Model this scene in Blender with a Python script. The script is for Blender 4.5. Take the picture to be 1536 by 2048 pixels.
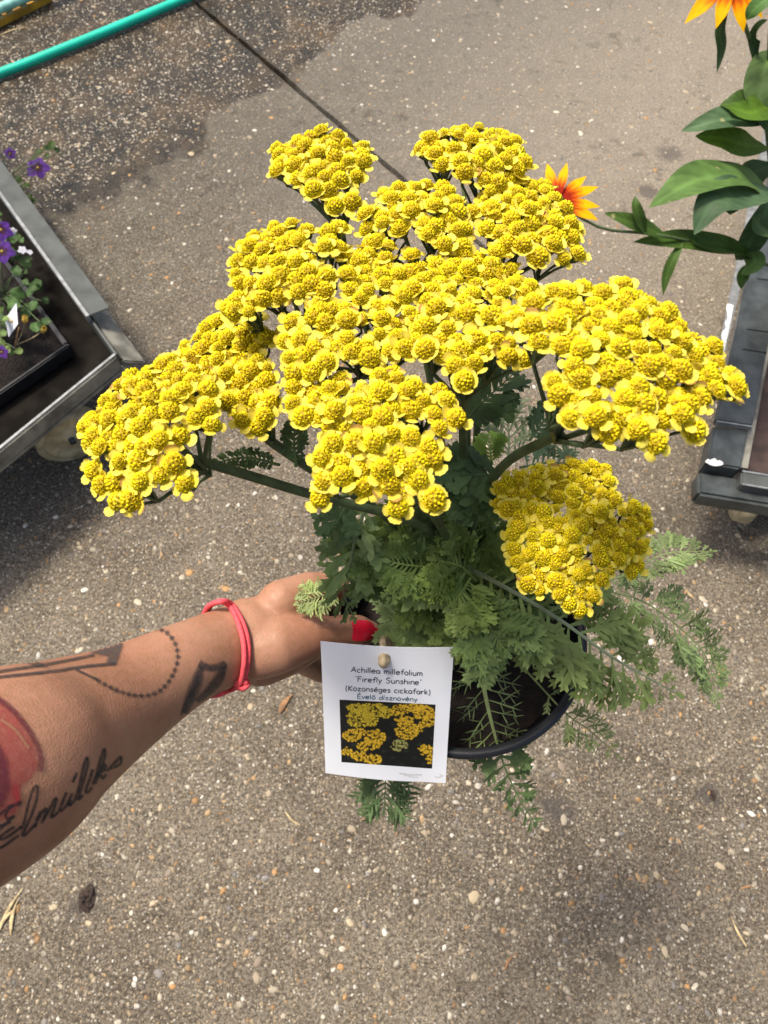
import bpy, bmesh, math, random
import numpy as np
from mathutils import Vector, Matrix, Quaternion
from mathutils.bvhtree import BVHTree

for o in list(bpy.data.objects):
    bpy.data.objects.remove(o)
scene = bpy.context.scene
COL = scene.collection

# ------------------------------------------------------------------ camera
H = 1.5
PITCH = math.radians(62.0)
LENS = 26.0
F = LENS / 36.0 * 2048.0
cam = bpy.data.cameras.new('camera')
cam.sensor_fit = 'VERTICAL'
cam.sensor_height = 36.0
cam.lens = LENS
cam.clip_start = 0.02
cam.clip_end = 200
cam.dof.use_dof = True
cam.dof.focus_distance = 0.40
cam.dof.aperture_fstop = 22.0
co = bpy.data.objects.new('camera', cam)
co.location = (0, 0, H)
co.rotation_euler = (math.pi / 2 - PITCH, 0, 0)
COL.objects.link(co)
scene.camera = co

# ------------------------------------------------------------------ sky, sun, exposure
SUN_DIR = Vector((-0.42, 0.20, 1.15)).normalized()      # towards the sun
world = bpy.data.worlds.new('World')
scene.world = world
world.use_nodes = True
wn = world.node_tree
bg = wn.nodes['Background']
sky = wn.nodes.new('ShaderNodeTexSky')
sky.sky_type = 'NISHITA'
sky.sun_disc = False
sky.dust_density = 6.0
sky.sun_elevation = math.asin(SUN_DIR.z)
sky.sun_rotation = math.atan2(SUN_DIR.x, SUN_DIR.y)
wn.links.new(sky.outputs[0], bg.inputs[0])
bg.inputs[1].default_value = 0.15
sl = bpy.data.lights.new('sun', 'SUN')
sl.energy = 3.3
sl.angle = math.radians(11.0)
sl.color = (1.0, 0.935, 0.82)
so = bpy.data.objects.new('sun', sl)
so.rotation_euler = (-SUN_DIR).to_track_quat('-Z', 'Y').to_euler()
so.location = (0, 0, 5)
COL.objects.link(so)
scene.view_settings.view_transform = 'Standard'
scene.view_settings.look = 'None'
scene.view_settings.gamma = 1.0
scene.cycles.max_bounces = 6
scene.cycles.diffuse_bounces = 3
scene.cycles.glossy_bounces = 2
scene.cycles.transmission_bounces = 3
scene.cycles.transparent_max_bounces = 6
scene.cycles.caustics_reflective = False
scene.cycles.caustics_refractive = False
scene.view_settings.exposure = 0.36

# ------------------------------------------------------------------ helpers
FWD = Vector((0, math.cos(PITCH), -math.sin(PITCH)))
UPV = Vector((0, math.sin(PITCH), math.cos(PITCH)))
CAM = Vector((0, 0, H))


def ray(px, py):
    u = (px - 768) / F
    v = (1024 - py) / F
    return FWD + Vector((1, 0, 0)) * u + UPV * v


def P(px, py, d):
    return CAM + ray(px, py) * d


def PZ(px, py, z):
    r = ray(px, py)
    return CAM + r * ((z - H) / r.z)


def srgb(r, g, b):
    f = lambda c: (c / 255 / 12.92) if c <= 10 else ((c / 255 + 0.055) / 1.055) ** 2.4
    return (f(r), f(g), f(b))


class MB:
    def __init__(s):
        s.v = []; s.f = []; s.m = []; s.c = []; s.col = (1, 1, 1, 1)

    def add(s, vs, fs, m=0, col=None):
        b = len(s.v)
        c = col or s.col
        s.v += [tuple(p) for p in vs]
        s.c += [c] * len(vs) if not isinstance(c, list) else c
        for f in fs:
            s.f.append(tuple(b + i for i in f)); s.m.append(m)
        return b

    def tube(s, pts, rad, n=8, m=0, col=None, caps=True):
        pts = [Vector(p) for p in pts]
        if not hasattr(rad, '__len__'):
            rad = [rad] * len(pts)
        vs = []; fs = []
        t0 = (pts[1] - pts[0]).normalized()
        a = t0.orthogonal().normalized()
        for i, p in enumerate(pts):
            t = (pts[min(i + 1, len(pts) - 1)] - pts[max(i - 1, 0)])
            if t.length < 1e-9: t = t0.copy()
            t.normalize()
            a = (a - t * a.dot(t))
            if a.length < 1e-6: a = t.orthogonal()
            a.normalize()
            b = t.cross(a)
            for k in range(n):
                w = 2 * math.pi * k / n
                vs.append(p + (a * math.cos(w) + b * math.sin(w)) * rad[i])
        L = len(pts)
        for i in range(L - 1):
            for k in range(n):
                k2 = (k + 1) % n
                fs.append((i * n + k, i * n + k2, (i + 1) * n + k2, (i + 1) * n + k))
        if caps:
            fs.append(tuple(range(n))[::-1]); fs.append(tuple((L - 1) * n + k for k in range(n)))
        s.add(vs, fs, m, col)

    def capsule(s, pts, rad, n=14):
        """closed tapered chain with rounded ends"""
        pts = [Vector(p) for p in pts]
        q = []; r = []
        d0 = (pts[0] - pts[1]).normalized(); d1 = (pts[-1] - pts[-2]).normalized()
        for a in (88, 60, 30):
            q.append(pts[0] + d0 * rad[0] * math.sin(math.radians(a))); r.append(rad[0] * math.cos(math.radians(a)))
        q += pts; r += list(rad)
        for a in (30, 60, 88):
            q.append(pts[-1] + d1 * rad[-1] * math.sin(math.radians(a))); r.append(rad[-1] * math.cos(math.radians(a)))
        s.tube(q, r, n)

    def box(s, c, ax, ay, az, m=0, col=None):
        """c centre, three half-extent vectors"""
        c = Vector(c); vs = []
        for i in (-1, 1):
            for j in (-1, 1):
                for k in (-1, 1):
                    vs.append(c + Vector(ax) * i + Vector(ay) * j + Vector(az) * k)
        s.add(vs, [(0, 1, 3, 2), (4, 6, 7, 5), (0, 4, 5, 1), (2, 3, 7, 6), (0, 2, 6, 4), (1, 5, 7, 3)], m, col)

    def lathe(s, c, prof, n=32, m=0, ax=Vector((0, 0, 1)), col=None, close=False):
        ax = Vector(ax).normalized(); a = ax.orthogonal().normalized(); b = ax.cross(a)
        vs = []; fs = []
        for r, z in prof:
            for k in range(n):
                w = 2 * math.pi * k / n
                vs.append(Vector(c) + ax * z + (a * math.cos(w) + b * math.sin(w)) * r)
        L = len(prof)
        for i in range(L - 1):
            for k in range(n):
                k2 = (k + 1) % n
                fs.append((i * n + k, i * n + k2, (i + 1) * n + k2, (i + 1) * n + k))
        s.add(vs, fs, m, col)

    def grid(s, rows, m=0, cols=None):
        nr = len(rows); nc = len(rows[0])
        vs = [p for r in rows for p in r]
        fs = [(i * nc + j, i * nc + j + 1, (i + 1) * nc + j + 1, (i + 1) * nc + j) for i in range(nr - 1) for j in range(nc - 1)]
        s.add(vs, fs, m, [c for r in cols for c in r] if cols else None)

    def mesh(s, name, mats, smooth=True):
        me = bpy.data.meshes.new(name)
        me.from_pydata(s.v, [], s.f)
        for mt in mats: me.materials.append(mt)
        me.polygons.foreach_set('material_index', s.m)
        me.polygons.foreach_set('use_smooth', [smooth] * len(s.f))
        ca = me.color_attributes.new('Col', 'FLOAT_COLOR', 'POINT')
        ca.data.foreach_set('color', np.array(s.c, dtype=np.float32).ravel())
        me.update()
        return me

    def build(s, name, mats, parent=None, smooth=True, origin=None):
        if not isinstance(mats, (list, tuple)): mats = [mats]
        if origin is not None:
            og = Vector(origin)
            s.v = [(p[0] - og.x, p[1] - og.y, p[2] - og.z) for p in s.v]
        me = s.mesh(name, mats, smooth)
        return link(name, me, parent, origin)


def link(name, me, parent=None, origin=None):
    o = bpy.data.objects.new(name, me)
    COL.objects.link(o)
    if origin is not None: o.location = origin
    if parent is not None:
        o.parent = parent
        o.matrix_parent_inverse = WM(parent).inverted()
    return o


WMS = {}


def WM(o):
    """world matrix without a depsgraph update"""
    m = Matrix.LocRotScale(o.location, o.rotation_euler, o.scale)
    if o.parent is not None:
        return WM(o.parent) @ o.matrix_parent_inverse @ m
    return m


def thing(name, label, cat, loc, group=None):
    o = bpy.data.objects.new(name, None)
    o.empty_display_size = 0.02
    o.location = loc
    COL.objects.link(o)
    return tag(o, label, cat, group)


def tag(o, label, cat, group=None):
    o['label'] = label; o['category'] = cat
    if group: o['group'] = group
    return o


def spline(pts, n):
    """Catmull-Rom through points (Vectors)"""
    pts = [Vector(p) for p in pts]
    if len(pts) == 2:
        return [pts[0].lerp(pts[1], i / (n - 1)) for i in range(n)]
    q = [pts[0] * 2 - pts[1]] + pts + [pts[-1] * 2 - pts[-2]]
    out = []
    S = len(pts) - 1
    for i in range(n):
        t = i / (n - 1) * S
        k = min(int(t), S - 1); t -= k
        a, b, c, d = q[k:k + 4]
        out.append(0.5 * ((2 * b) + (c - a) * t + (2 * a - 5 * b + 4 * c - d) * t * t + (3 * b - a - 3 * c + d) * t ** 3))
    return out


# ------------------------------------------------------------------ materials
class NT:
    def __init__(s, name):
        s.mat = bpy.data.materials.new(name); s.mat.use_nodes = True
        s.t = s.mat.node_tree; s.b = s.t.nodes['Principled BSDF']; s.out = s.t.nodes['Material Output']

    def n(s, typ, **kw):
        nd = s.t.nodes.new('ShaderNode' + typ)
        for k, v in kw.items():
            if k in nd.inputs.keys() if isinstance(k, str) else False:
                pass
            setattr(nd, k, v)
        return nd

    def l(s, a, b):
        s.t.links.new(a, b)

    def coord(s, kind='Object'):
        return s.n('TexCoord').outputs[kind]

    def noise(s, vec, scale, detail=4, rough=0.55, out=0):
        nd = s.n('TexNoise'); nd.inputs['Scale'].default_value = scale; nd.inputs['Detail'].default_value = detail
        nd.inputs['Roughness'].default_value = rough
        s.l(vec, nd.inputs['Vector']); return nd.outputs[out]

    def voro(s, vec, scale, feature='F1'):
        nd = s.n('TexVoronoi'); nd.feature = feature; nd.inputs['Scale'].default_value = scale
        s.l(vec, nd.inputs['Vector']); return nd

    def math(s, op, a, b=None, clamp=False):
        nd = s.n('Math'); nd.operation = op; nd.use_clamp = clamp
        for i, x in enumerate((a, b)):
            if x is None: continue
            if isinstance(x, (int, float)): nd.inputs[i].default_value = x
            else: s.l(x, nd.inputs[i])
        return nd.outputs[0]

    def map(s, x, a, b, c=0.0, d=1.0, smooth=True):
        nd = s.n('MapRange'); nd.interpolation_type = 'SMOOTHSTEP' if smooth else 'LINEAR'
        s.l(x, nd.inputs[0])
        for i, v in enumerate((a, b, c, d)): nd.inputs[i + 1].default_value = v
        return nd.outputs[0]

    def ramp(s, x, stops, const=False):
        nd = s.n('ValToRGB'); cr = nd.color_ramp
        if const: cr.interpolation = 'CONSTANT'
        while len(cr.elements) < len(stops): cr.elements.new(0.5)
        for e, (p, c) in zip(cr.elements, stops):
            e.position = p; e.color = (*c, 1) if len(c) == 3 else c
        s.l(x, nd.inputs[0]); return nd.outputs[0]

    def mix(s, f, a, b, mode='MIX'):
        nd = s.n('Mix'); nd.data_type = 'RGBA'; nd.blend_type = mode
        for i, x in ((0, f), (6, a), (7, b)):
            if isinstance(x, (int, float)): nd.inputs[i].default_value = x
            elif isinstance(x, tuple): nd.inputs[i].default_value = (*x, 1) if len(x) == 3 else x
            else: s.l(x, nd.inputs[i])
        return nd.outputs[2]

    def bump(s, h, strength=0.3, dist=0.002, normal=None):
        nd = s.n('Bump'); nd.inputs['Strength'].default_value = strength; nd.inputs['Distance'].default_value = dist
        s.l(h, nd.inputs['Height'])
        if normal is not None: s.l(normal, nd.inputs['Normal'])
        return nd.outputs[0]

    def set(s, **kw):
        for k, v in kw.items():
            i = s.b.inputs[k.replace('_', ' ')]
            if hasattr(v, 'is_linked') or hasattr(v, 'links'): s.l(v, i)
            elif isinstance(v, tuple): i.default_value = (*v, 1) if len(v) == 3 else v
            else: i.default_value = v
        return s

    def attr(s, name='Col'):
        nd = s.n('Attribute'); nd.attribute_name = name; return nd


def simple(name, color, rough=0.6, metal=0.0, var=0.25, scale=40.0, bump=0.0, bscale=200.0, bdist=0.001, translucent=0.0, attr=False, spec=0.5, coords='Object'):
    m = NT(name)
    c = m.coord(coords)
    nz = m.noise(c, scale, 3)
    base = color
    if attr:
        base = m.mix(1.0, m.attr().outputs['Color'], color, 'MULTIPLY')
    dark = m.mix(1.0, base, (1 - var, 1 - var, 1 - var), 'MULTIPLY')
    lite = m.mix(1.0, base, (1 + var * .6, 1 + var * .6, 1 + var * .6), 'MULTIPLY')
    cc = m.mix(m.map(nz, 0.3, 0.7), dark, lite)
    m.set(Base_Color=cc, Roughness=rough, Metallic=metal)
    m.b.inputs['Specular IOR Level'].default_value = spec
    if bump:
        m.l(m.bump(m.noise(c, bscale, 3), bump, bdist), m.b.inputs['Normal'])
    if translucent:
        tr = m.n('BsdfTranslucent'); m.l(cc, tr.inputs[0])
        mx = m.n('MixShader'); mx.inputs[0].default_value = translucent
        m.l(m.b.outputs[0], mx.inputs[1]); m.l(tr.outputs[0], mx.inputs[2]); m.l(mx.outputs[0], m.out.inputs[0])
    return m.mat


def concrete():
    m = NT('concrete')
    c = m.coord('Object')
    sep = m.n('SeparateXYZ'); m.l(c, sep.inputs[0])
    big = m.noise(c, 1.6, 3, 0.6)
    mid = m.noise(c, 14, 4, 0.65)
    fine = m.noise(c, 160, 4, 0.75)
    grit = m.noise(c, 600, 2, 0.7)
    base = m.ramp(m.math('ADD', m.math('MULTIPLY', big, 0.55), m.math('MULTIPLY', mid, 0.45)),
                  [(0.30, (0.072, 0.059, 0.043)), (0.42, (0.140, 0.116, 0.086)), (0.54, (0.202, 0.171, 0.129)), (0.68, (0.285, 0.247, 0.192))])
    base = m.mix(m.map(fine, 0.38, 0.66), m.mix(1.0, base, (0.38, 0.36, 0.33), 'MULTIPLY'), m.mix(1.0, base, (1.38, 1.37, 1.34), 'MULTIPLY'))
    pat = m.noise(c, 28, 4, 0.7)
    base = m.mix(m.map(pat, 0.46, 0.66, 0.0, 0.85), base, m.mix(1.0, base, (0.58, 0.54, 0.50), 'MULTIPLY'))
    # aggregate, three sizes
    hgt = None
    for sc, keep, r0, stops in (
        (330, 0.55, 0.42, [(0.0, (.33, .28, .20)), (.3, (.44, .38, .28)), (.55, (.22, .17, .11)), (.75, (.54, .48, .37)), (.9, (.36, .23, .10))]),
        (165, 0.46, 0.42, [(0.0, (.48, .42, .32)), (.25, (.30, .24, .16)), (.5, (.19, .17, .14)), (.65, (.42, .32, .20)), (.88, (.60, .56, .47))]),
        (82, 0.22, 0.38, [(0.0, (.38, .29, .18)), (.35, (.21, .18, .14)), (.6, (.50, .44, .33)), (.8, (.32, .19, .09))])):
        dv = m.n('VectorMath'); dv.operation = 'ADD'
        nn = m.n('TexNoise'); nn.inputs['Scale'].default_value = sc * 1.2; nn.inputs['Detail'].default_value = 0; m.l(c, nn.inputs['Vector'])
        sc2 = m.n('VectorMath'); sc2.operation = 'SCALE'; sc2.inputs[3].default_value = 0.55 / sc; m.l(nn.outputs['Color'], sc2.inputs[0])
        m.l(c, dv.inputs[0]); m.l(sc2.outputs[0], dv.inputs[1])
        v = m.voro(dv.outputs[0], sc)
        rs = m.n('SeparateColor'); m.l(v.outputs['Color'], rs.inputs[0])
        pres = m.math('LESS_THAN', rs.outputs[0], keep)
        rad = m.math('ADD', m.math('MULTIPLY', rs.outputs[2], 0.2), r0 - 0.14)
        mask = m.math('MULTIPLY', m.map(m.math('SUBTRACT', v.outputs['Distance'], rad), -0.07, 0.03, 1.0, 0.0), pres)
        scol = m.ramp(rs.outputs[1], stops, True)
        base = m.mix(m.math('MULTIPLY', mask, 0.85), base, scol)
        hh = m.math('MULTIPLY', mask, 60.0 / sc)
        hgt = hh if hgt is None else m.math('ADD', hgt, hh)
    # paler tone painted on the far right, standing in for brighter sunlight there
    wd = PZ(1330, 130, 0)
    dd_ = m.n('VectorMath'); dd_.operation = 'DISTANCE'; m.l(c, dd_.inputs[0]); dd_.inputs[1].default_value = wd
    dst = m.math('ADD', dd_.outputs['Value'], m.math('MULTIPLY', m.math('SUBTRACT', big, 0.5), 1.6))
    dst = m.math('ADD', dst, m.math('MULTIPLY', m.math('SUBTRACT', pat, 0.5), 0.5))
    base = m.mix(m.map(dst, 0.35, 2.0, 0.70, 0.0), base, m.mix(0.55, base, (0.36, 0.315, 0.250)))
    # dirt stains
    st = m.map(m.noise(c, 7.0, 5, 0.75), 0.54, 0.72)
    base = m.mix(m.math('MULTIPLY', st, 0.60), base, (0.062, 0.050, 0.036))
    # oily spots
    for (px, py, r) in ((1340, 305, 0.042), (1302, 385, 0.036), (175, 1800, 0.03), (690, 1460, 0.02), (1420, 1590, 0.022), (1120, 1620, 0.035)):
        w = PZ(px, py, 0)
        d = m.n('VectorMath'); d.operation = 'DISTANCE'
        m.l(c, d.inputs[0]); d.inputs[1].default_value = w
        dd = m.math('ADD', d.outputs['Value'], m.math('MULTIPLY', m.math('SUBTRACT', mid, 0.5), 0.09))
        base = m.mix(m.map(dd, r * 0.5, r * 1.2, 0.6, 0.0), base, (0.055, 0.048, 0.045))
    # wet patch beyond a wavering line
    A = PZ(90, 470, 0); B = PZ(860, -10, 0)
    nrm = Vector((-(B - A).y, (B - A).x, 0)).normalized()
    if nrm.y < 0: nrm = -nrm
    k = nrm.dot(A)
    lin = m.math('SUBTRACT', m.math('ADD', m.math('MULTIPLY', sep.outputs[0], nrm.x), m.math('MULTIPLY', sep.outputs[1], nrm.y)), k)
    lin = m.math('ADD', lin, m.math('MULTIPLY', m.math('SUBTRACT', m.noise(c, 3.2, 6, 0.62), 0.5), 0.62))
    wet = m.map(lin, -0.012, 0.03)
    damp_shade = m.map(lin, -0.95, -0.05, 0.0, 1.0)  # drying grey, stretched to paint in the shade beside the left trolley
    grey = m.mix(1.0, base, (0.66, 0.69, 0.72), 'MULTIPLY')
    base = m.mix(m.math('MULTIPLY', damp_shade, 0.9), base, grey)
    wc = m.mix(m.map(mid, 0.35, 0.7), (0.15, 0.118, 0.080), (0.44, 0.345, 0.245))
    base = m.mix(wet, base, m.mix(1.0, base, wc, 'MULTIPLY'))
    rust = m.math('MULTIPLY', m.map(m.noise(c, 5.0, 5, 0.75), 0.46, 0.64, 0.0, 0.75), wet)
    base = m.mix(rust, base, (0.092, 0.058, 0.027))
    rgh = m.math('SUBTRACT', 0.92, m.math('MULTIPLY', wet, m.map(m.noise(c, 90, 4, 0.6), 0.3, 0.7, 0.55, 0.80)))
    h = m.math('ADD', m.math('ADD', m.math('MULTIPLY', fine, 0.8), m.math('MULTIPLY', grit, 0.35)), m.math('MULTIPLY', hgt, 0.7))
    m.set(Base_Color=base, Roughness=rgh)
    m.b.inputs['Specular IOR Level'].default_value = 0.45
    m.l(m.bump(h, 1.0, 0.004), m.b.inputs['Normal'])
    return m.mat


M = {}
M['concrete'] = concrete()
M['joint'] = simple('joint_dirt', (0.030, 0.025, 0.020), 0.95, bump=0.6, bscale=120, bdist=0.004, scale=25)
M['stone'] = simple('pebble_stone', (1, 1, 1), 0.6, attr=True, scale=220, var=0.3, bump=0.25, bscale=500)
M['steel'] = simple('galvanised_steel', (0.072, 0.078, 0.072), 0.65, 0.1, var=0.35, scale=18, bump=0.12, bscale=60)
M['steel_worn'] = simple('worn_steel', (0.22, 0.21, 0.17), 0.65, 0.1, var=0.5, scale=22, bump=0.2, bscale=80)
M['steel_dark'] = simple('dark_steel', (0.072, 0.082, 0.080), 0.42, 0.35, var=0.4, scale=24, bump=0.12, bscale=60)
M['steel_edge'] = simple('bright_edge', (0.24, 0.25, 0.25), 0.5, 0.3, var=0.3, scale=60)
M['chip'] = simple('white_chips', (0.72, 0.72, 0.70), 0.7, var=0.3, scale=120, bump=0.4, bscale=200)
M['shelf'] = simple('shelf_board', (0.012, 0.010, 0.008), 0.9, spec=0.08, var=0.55, scale=16, bump=0.3, bscale=90)
M['shelf_red'] = simple('shelf_red_brown', (0.045, 0.026, 0.021), 0.8, var=0.5, scale=30, bump=0.3, bscale=90)
M['wheel'] = simple('wheel_nylon', (0.56, 0.46, 0.26), 0.55, var=0.35, scale=26, bump=0.1)
M['wheel_tyre'] = simple('wheel_tyre', (0.50, 0.42, 0.25), 0.6, var=0.35, scale=40)
M['black_plastic'] = simple('black_plastic', (0.012, 0.013, 0.015), 0.36, var=0.3, scale=40, bump=0.08, bscale=150)
M['soil'] = simple('peat_soil', (0.020, 0.013, 0.009), 0.95, var=0.5, scale=130, bump=0.9, bscale=220, bdist=0.004)
M['hose'] = simple('green_hose', (0.002, 0.54, 0.36), 0.42, var=0.12, scale=12, bump=0.05)
M['pale_hose'] = simple('pale_hose', (0.30, 0.62, 0.52), 0.25, var=0.25, scale=30)
M['lath'] = simple('yellow_lath', (0.60, 0.28, 0.02), 0.6, var=0.45, scale=14, bump=0.2)
M['straw'] = simple('straw', (0.50, 0.38, 0.20), 0.8, var=0.4, scale=90)
M['dry_leaf'] = simple('dry_leaf', (0.30, 0.16, 0.07), 0.8, var=0.4, scale=90)
M['clod'] = simple('soil_clod', (0.050, 0.033, 0.024), 0.95, var=0.6, scale=140, bump=0.9, bscale=300, bdist=0.003)
M['paper'] = simple('white_card', (0.80, 0.83, 0.88), 0.5, var=0.03, scale=20)
M['ink'] = simple('black_ink', (0.035, 0.040, 0.055), 0.6, var=0.2)
M['ink_teal'] = simple('teal_ink', (0.03, 0.115, 0.16), 0.6, var=0.2)
M['print'] = simple('printed_photo', (1, 1, 1), 0.42, attr=True, var=0.0)
M['peg'] = simple('clay_peg', (0.46, 0.36, 0.22), 0.8, var=0.4, scale=200, bump=0.5, bscale=500)
M['bracelet'] = simple('coral_cord', (0.86, 0.095, 0.115), 0.75, var=0.15, scale=300, bump=0.6, bscale=1400, bdist=0.0006)
M['nail'] = simple('red_nail', (0.72, 0.015, 0.045), 0.22, var=0.05)
# yarrow
M['disc'] = simple('yarrow_disc', (1, 1, 1), 0.6, attr=True, var=0.12, scale=300, translucent=0.06, spec=0.25)
M['rays'] = simple('yarrow_rays', (1, 1, 1), 0.55, attr=True, var=0.10, scale=260, translucent=0.30, bump=0.25, bscale=900, bdist=0.0004, spec=0.25)
M['stem'] = simple('yarrow_stem', (0.085, 0.125, 0.045), 0.6, var=0.3, scale=120, bump=0.3, bscale=500)
M['leaf'] = simple('yarrow_leaf', (1, 1, 1), 0.55, attr=True, var=0.28, scale=60, translucent=0.25, bump=0.2, bscale=600, bdist=0.0005, spec=0.35)
M['broad_leaf'] = simple('broad_leaf', (1, 1, 1), 0.55, attr=True, var=0.22, scale=26, translucent=0.25, bump=0.3, bscale=90, bdist=0.0015, spec=0.2)
M['petal'] = simple('petal', (1, 1, 1), 0.65, attr=True, var=0.10, scale=80, translucent=0.30, spec=0.12)


def leaf_blemish(mat):
    # pale insect-bite spots and slight yellowing on the broad leaves
    t = mat.node_tree
    b = t.nodes['Principled BSDF']
    src = b.inputs['Base Color'].links[0].from_socket
    tc = t.nodes.new('ShaderNodeTexCoord'); v = t.nodes.new('ShaderNodeTexVoronoi'); v.inputs['Scale'].default_value = 34
    t.links.new(tc.outputs['Object'], v.inputs['Vector'])
    sc = t.nodes.new('ShaderNodeSeparateColor'); t.links.new(v.outputs['Color'], sc.inputs[0])
    lt = t.nodes.new('ShaderNodeMath'); lt.operation = 'LESS_THAN'; lt.inputs[1].default_value = 0.16; t.links.new(sc.outputs[0], lt.inputs[0])
    mr = t.nodes.new('ShaderNodeMapRange'); mr.inputs[1].default_value = 0.10; mr.inputs[2].default_value = 0.16; mr.inputs[3].default_value = 0.8; mr.inputs[4].default_value = 0.0
    t.links.new(v.outputs['Distance'], mr.inputs[0])
    mu = t.nodes.new('ShaderNodeMath'); mu.operation = 'MULTIPLY'; t.links.new(lt.outputs[0], mu.inputs[0]); t.links.new(mr.outputs[0], mu.inputs[1])
    mx = t.nodes.new('ShaderNodeMix'); mx.data_type = 'RGBA'; mx.inputs[7].default_value = (0.36, 0.34, 0.16, 1)
    t.links.new(mu.outputs[0], mx.inputs[0]); t.links.new(src, mx.inputs[6]); t.links.new(mx.outputs[2], b.inputs['Base Color'])


leaf_blemish(M['broad_leaf'])


def skin():
    m = NT('skin')
    c = m.coord('Object')
    base = m.mix(m.map(m.noise(c, 22, 6, 0.65), 0.3, 0.7), (0.315, 0.152, 0.082), (0.41, 0.222, 0.135))
    base = m.mix(m.map(m.noise(c, 9, 3), 0.45, 0.7, 0.0, 0.45), base, (0.45, 0.185, 0.115))
    base = m.mix(m.map(m.noise(c, 260, 3), 0.35, 0.7, 0.0, 0.35), base, (0.50, 0.23, 0.16))
    v = m.voro(c, 55)
    sp = m.n('SeparateColor'); m.l(v.outputs['Color'], sp.inputs[0])
    fr = m.math('MULTIPLY', m.map(v.outputs['Distance'], 0.045, 0.10, 1.0, 0.0), m.math('LESS_THAN', sp.outputs[0], 0.10))
    base = m.mix(m.math('MULTIPLY', fr, 0.7), base, (0.16, 0.07, 0.045))
    m.set(Base_Color=base, Roughness=m.map(m.noise(c, 90, 3), 0.3, 0.7, 0.42, 0.58))
    m.b.inputs['Subsurface Weight'].default_value = 0.12
    m.b.inputs['Subsurface Radius'].default_value = (0.6, 0.25, 0.15)
    m.b.inputs['Subsurface Scale'].default_value = 0.006
    m.b.inputs['Specular IOR Level'].default_value = 0.4
    pv = m.voro(c, 900)
    # fine creases run across the limb, faint tendons and veins run along it
    axv = (P(462, 1290, .470) - P(0, 1562, .340)).normalized()
    rot = Vector((1, 0, 0)).rotation_difference(axv).inverted().to_euler()
    mp0 = m.n('Mapping'); mp0.inputs['Rotation'].default_value = rot; m.l(c, mp0.inputs['Vector'])
    mp1 = m.n('Mapping'); mp1.inputs['Scale'].default_value = (150, 34, 34); m.l(mp0.outputs[0], mp1.inputs['Vector'])
    mp2 = m.n('Mapping'); mp2.inputs['Scale'].default_value = (14, 52, 52); m.l(mp0.outputs[0], mp2.inputs['Vector'])
    cre = m.math('ABSOLUTE', m.math('SUBTRACT', m.noise(mp1.outputs[0], 1.0, 4, 0.6), 0.5))
    cre = m.map(cre, 0.0, 0.05, 0.0, 1.0)
    ven = m.noise(mp2.outputs[0], 1.0, 2, 0.5)
    h = m.math('ADD', m.math('MULTIPLY', pv.outputs['Distance'], 0.5), m.noise(c, 70, 4))
    h = m.math('ADD', h, m.math('ADD', m.math('MULTIPLY', cre, 0.10), m.math('MULTIPLY', ven, 1.3)))
    m.l(m.bump(h, 0.22, 0.0013), m.b.inputs['Normal'])
    return m.mat


def tattoo_mat():
    m = NT('tattoo_ink')
    c = m.coord('Object')
    a = m.attr()
    m.set(Base_Color=a.outputs['Color'], Roughness=0.5)
    al = m.math('MULTIPLY', a.outputs['Alpha'], m.map(m.noise(c, 420, 3, 0.7), 0.25, 0.65, 0.50, 0.92))
    tr = m.n('BsdfTransparent'); mx = m.n('MixShader')
    m.l(al, mx.inputs[0]); m.l(tr.outputs[0], mx.inputs[1]); m.l(m.b.outputs[0], mx.inputs[2]); m.l(mx.outputs[0], m.out.inputs[0])
    return m.mat


M['clothing'] = simple('dark_cloth', (0.035, 0.037, 0.045), 0.9, var=0.3, scale=30, bump=0.3, bscale=300)
M['skin'] = skin()
M['tattoo'] = tattoo_mat()

# ------------------------------------------------------------------ ground: two concrete slabs with an open joint
R = random.Random(7)
ground_mb = MB()
ground_mb.add([(-60, -60, -0.024), (60, -60, -0.024), (60, 60, -0.024), (-60, 60, -0.024)], [(0, 1, 2, 3)])
ground = ground_mb.build('ground', M['joint'])
ground['kind'] = 'structure'
ground['label'] = 'brown grey exposed pebble concrete yard, wet in the far left corner'
JA = PZ(385, 0, 0); JB = PZ(820, 370, 0)
jd = (JB - JA).normalized(); jn = Vector((-jd.y, jd.x, 0))
if jn.x < 0: jn = -jn
GAP = 0.0075
slabs = []
for sgn in (1, -1):
    mb = MB()
    # saw-cut edge with a little wear: many points along the near stretch of the joint
    edge = []
    ts = [-60, -8] + [i * 0.05 - 4 for i in range(0, 180)] + [10, 60]
    for t in ts:
        w = GAP + (R.uniform(-0.002, 0.004) if -5 < t < 6 else 0)
        edge.append(JA + jd * t + jn * sgn * w)
    far = [JA + jd * t + jn * sgn * 70 for t in ts]
    n = len(ts)
    vs = [Vector((p.x, p.y, 0)) for p in edge] + [Vector((p.x, p.y, 0)) for p in far] + [Vector((p.x, p.y, -0.022)) for p in edge]
    fs = []
    for i in range(n - 1):
        fs.append((i, i + 1, n + i + 1, n + i) if sgn < 0 else (i, n + i, n + i + 1, i + 1))
        fs.append((i, 2 * n + i, 2 * n + i + 1, i + 1) if sgn < 0 else (i, i + 1, 2 * n + i + 1, 2 * n + i))
    mb.add(vs, fs)
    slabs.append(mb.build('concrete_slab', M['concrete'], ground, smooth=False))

# embedded pebbles standing a little proud of the concrete
PAL = [(.62, .57, .48), (.46, .39, .28), (.38, .30, .19), (.35, .23, .11), (.40, .22, .08), (.25, .21, .15), (.19, .17, .15), (.54, .48, .37), (.42, .34, .22), (.29, .25, .18), (.33, .28, .20), (.22, .17, .12), (.30, .24, .16), (.26, .22, .16)]


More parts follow.
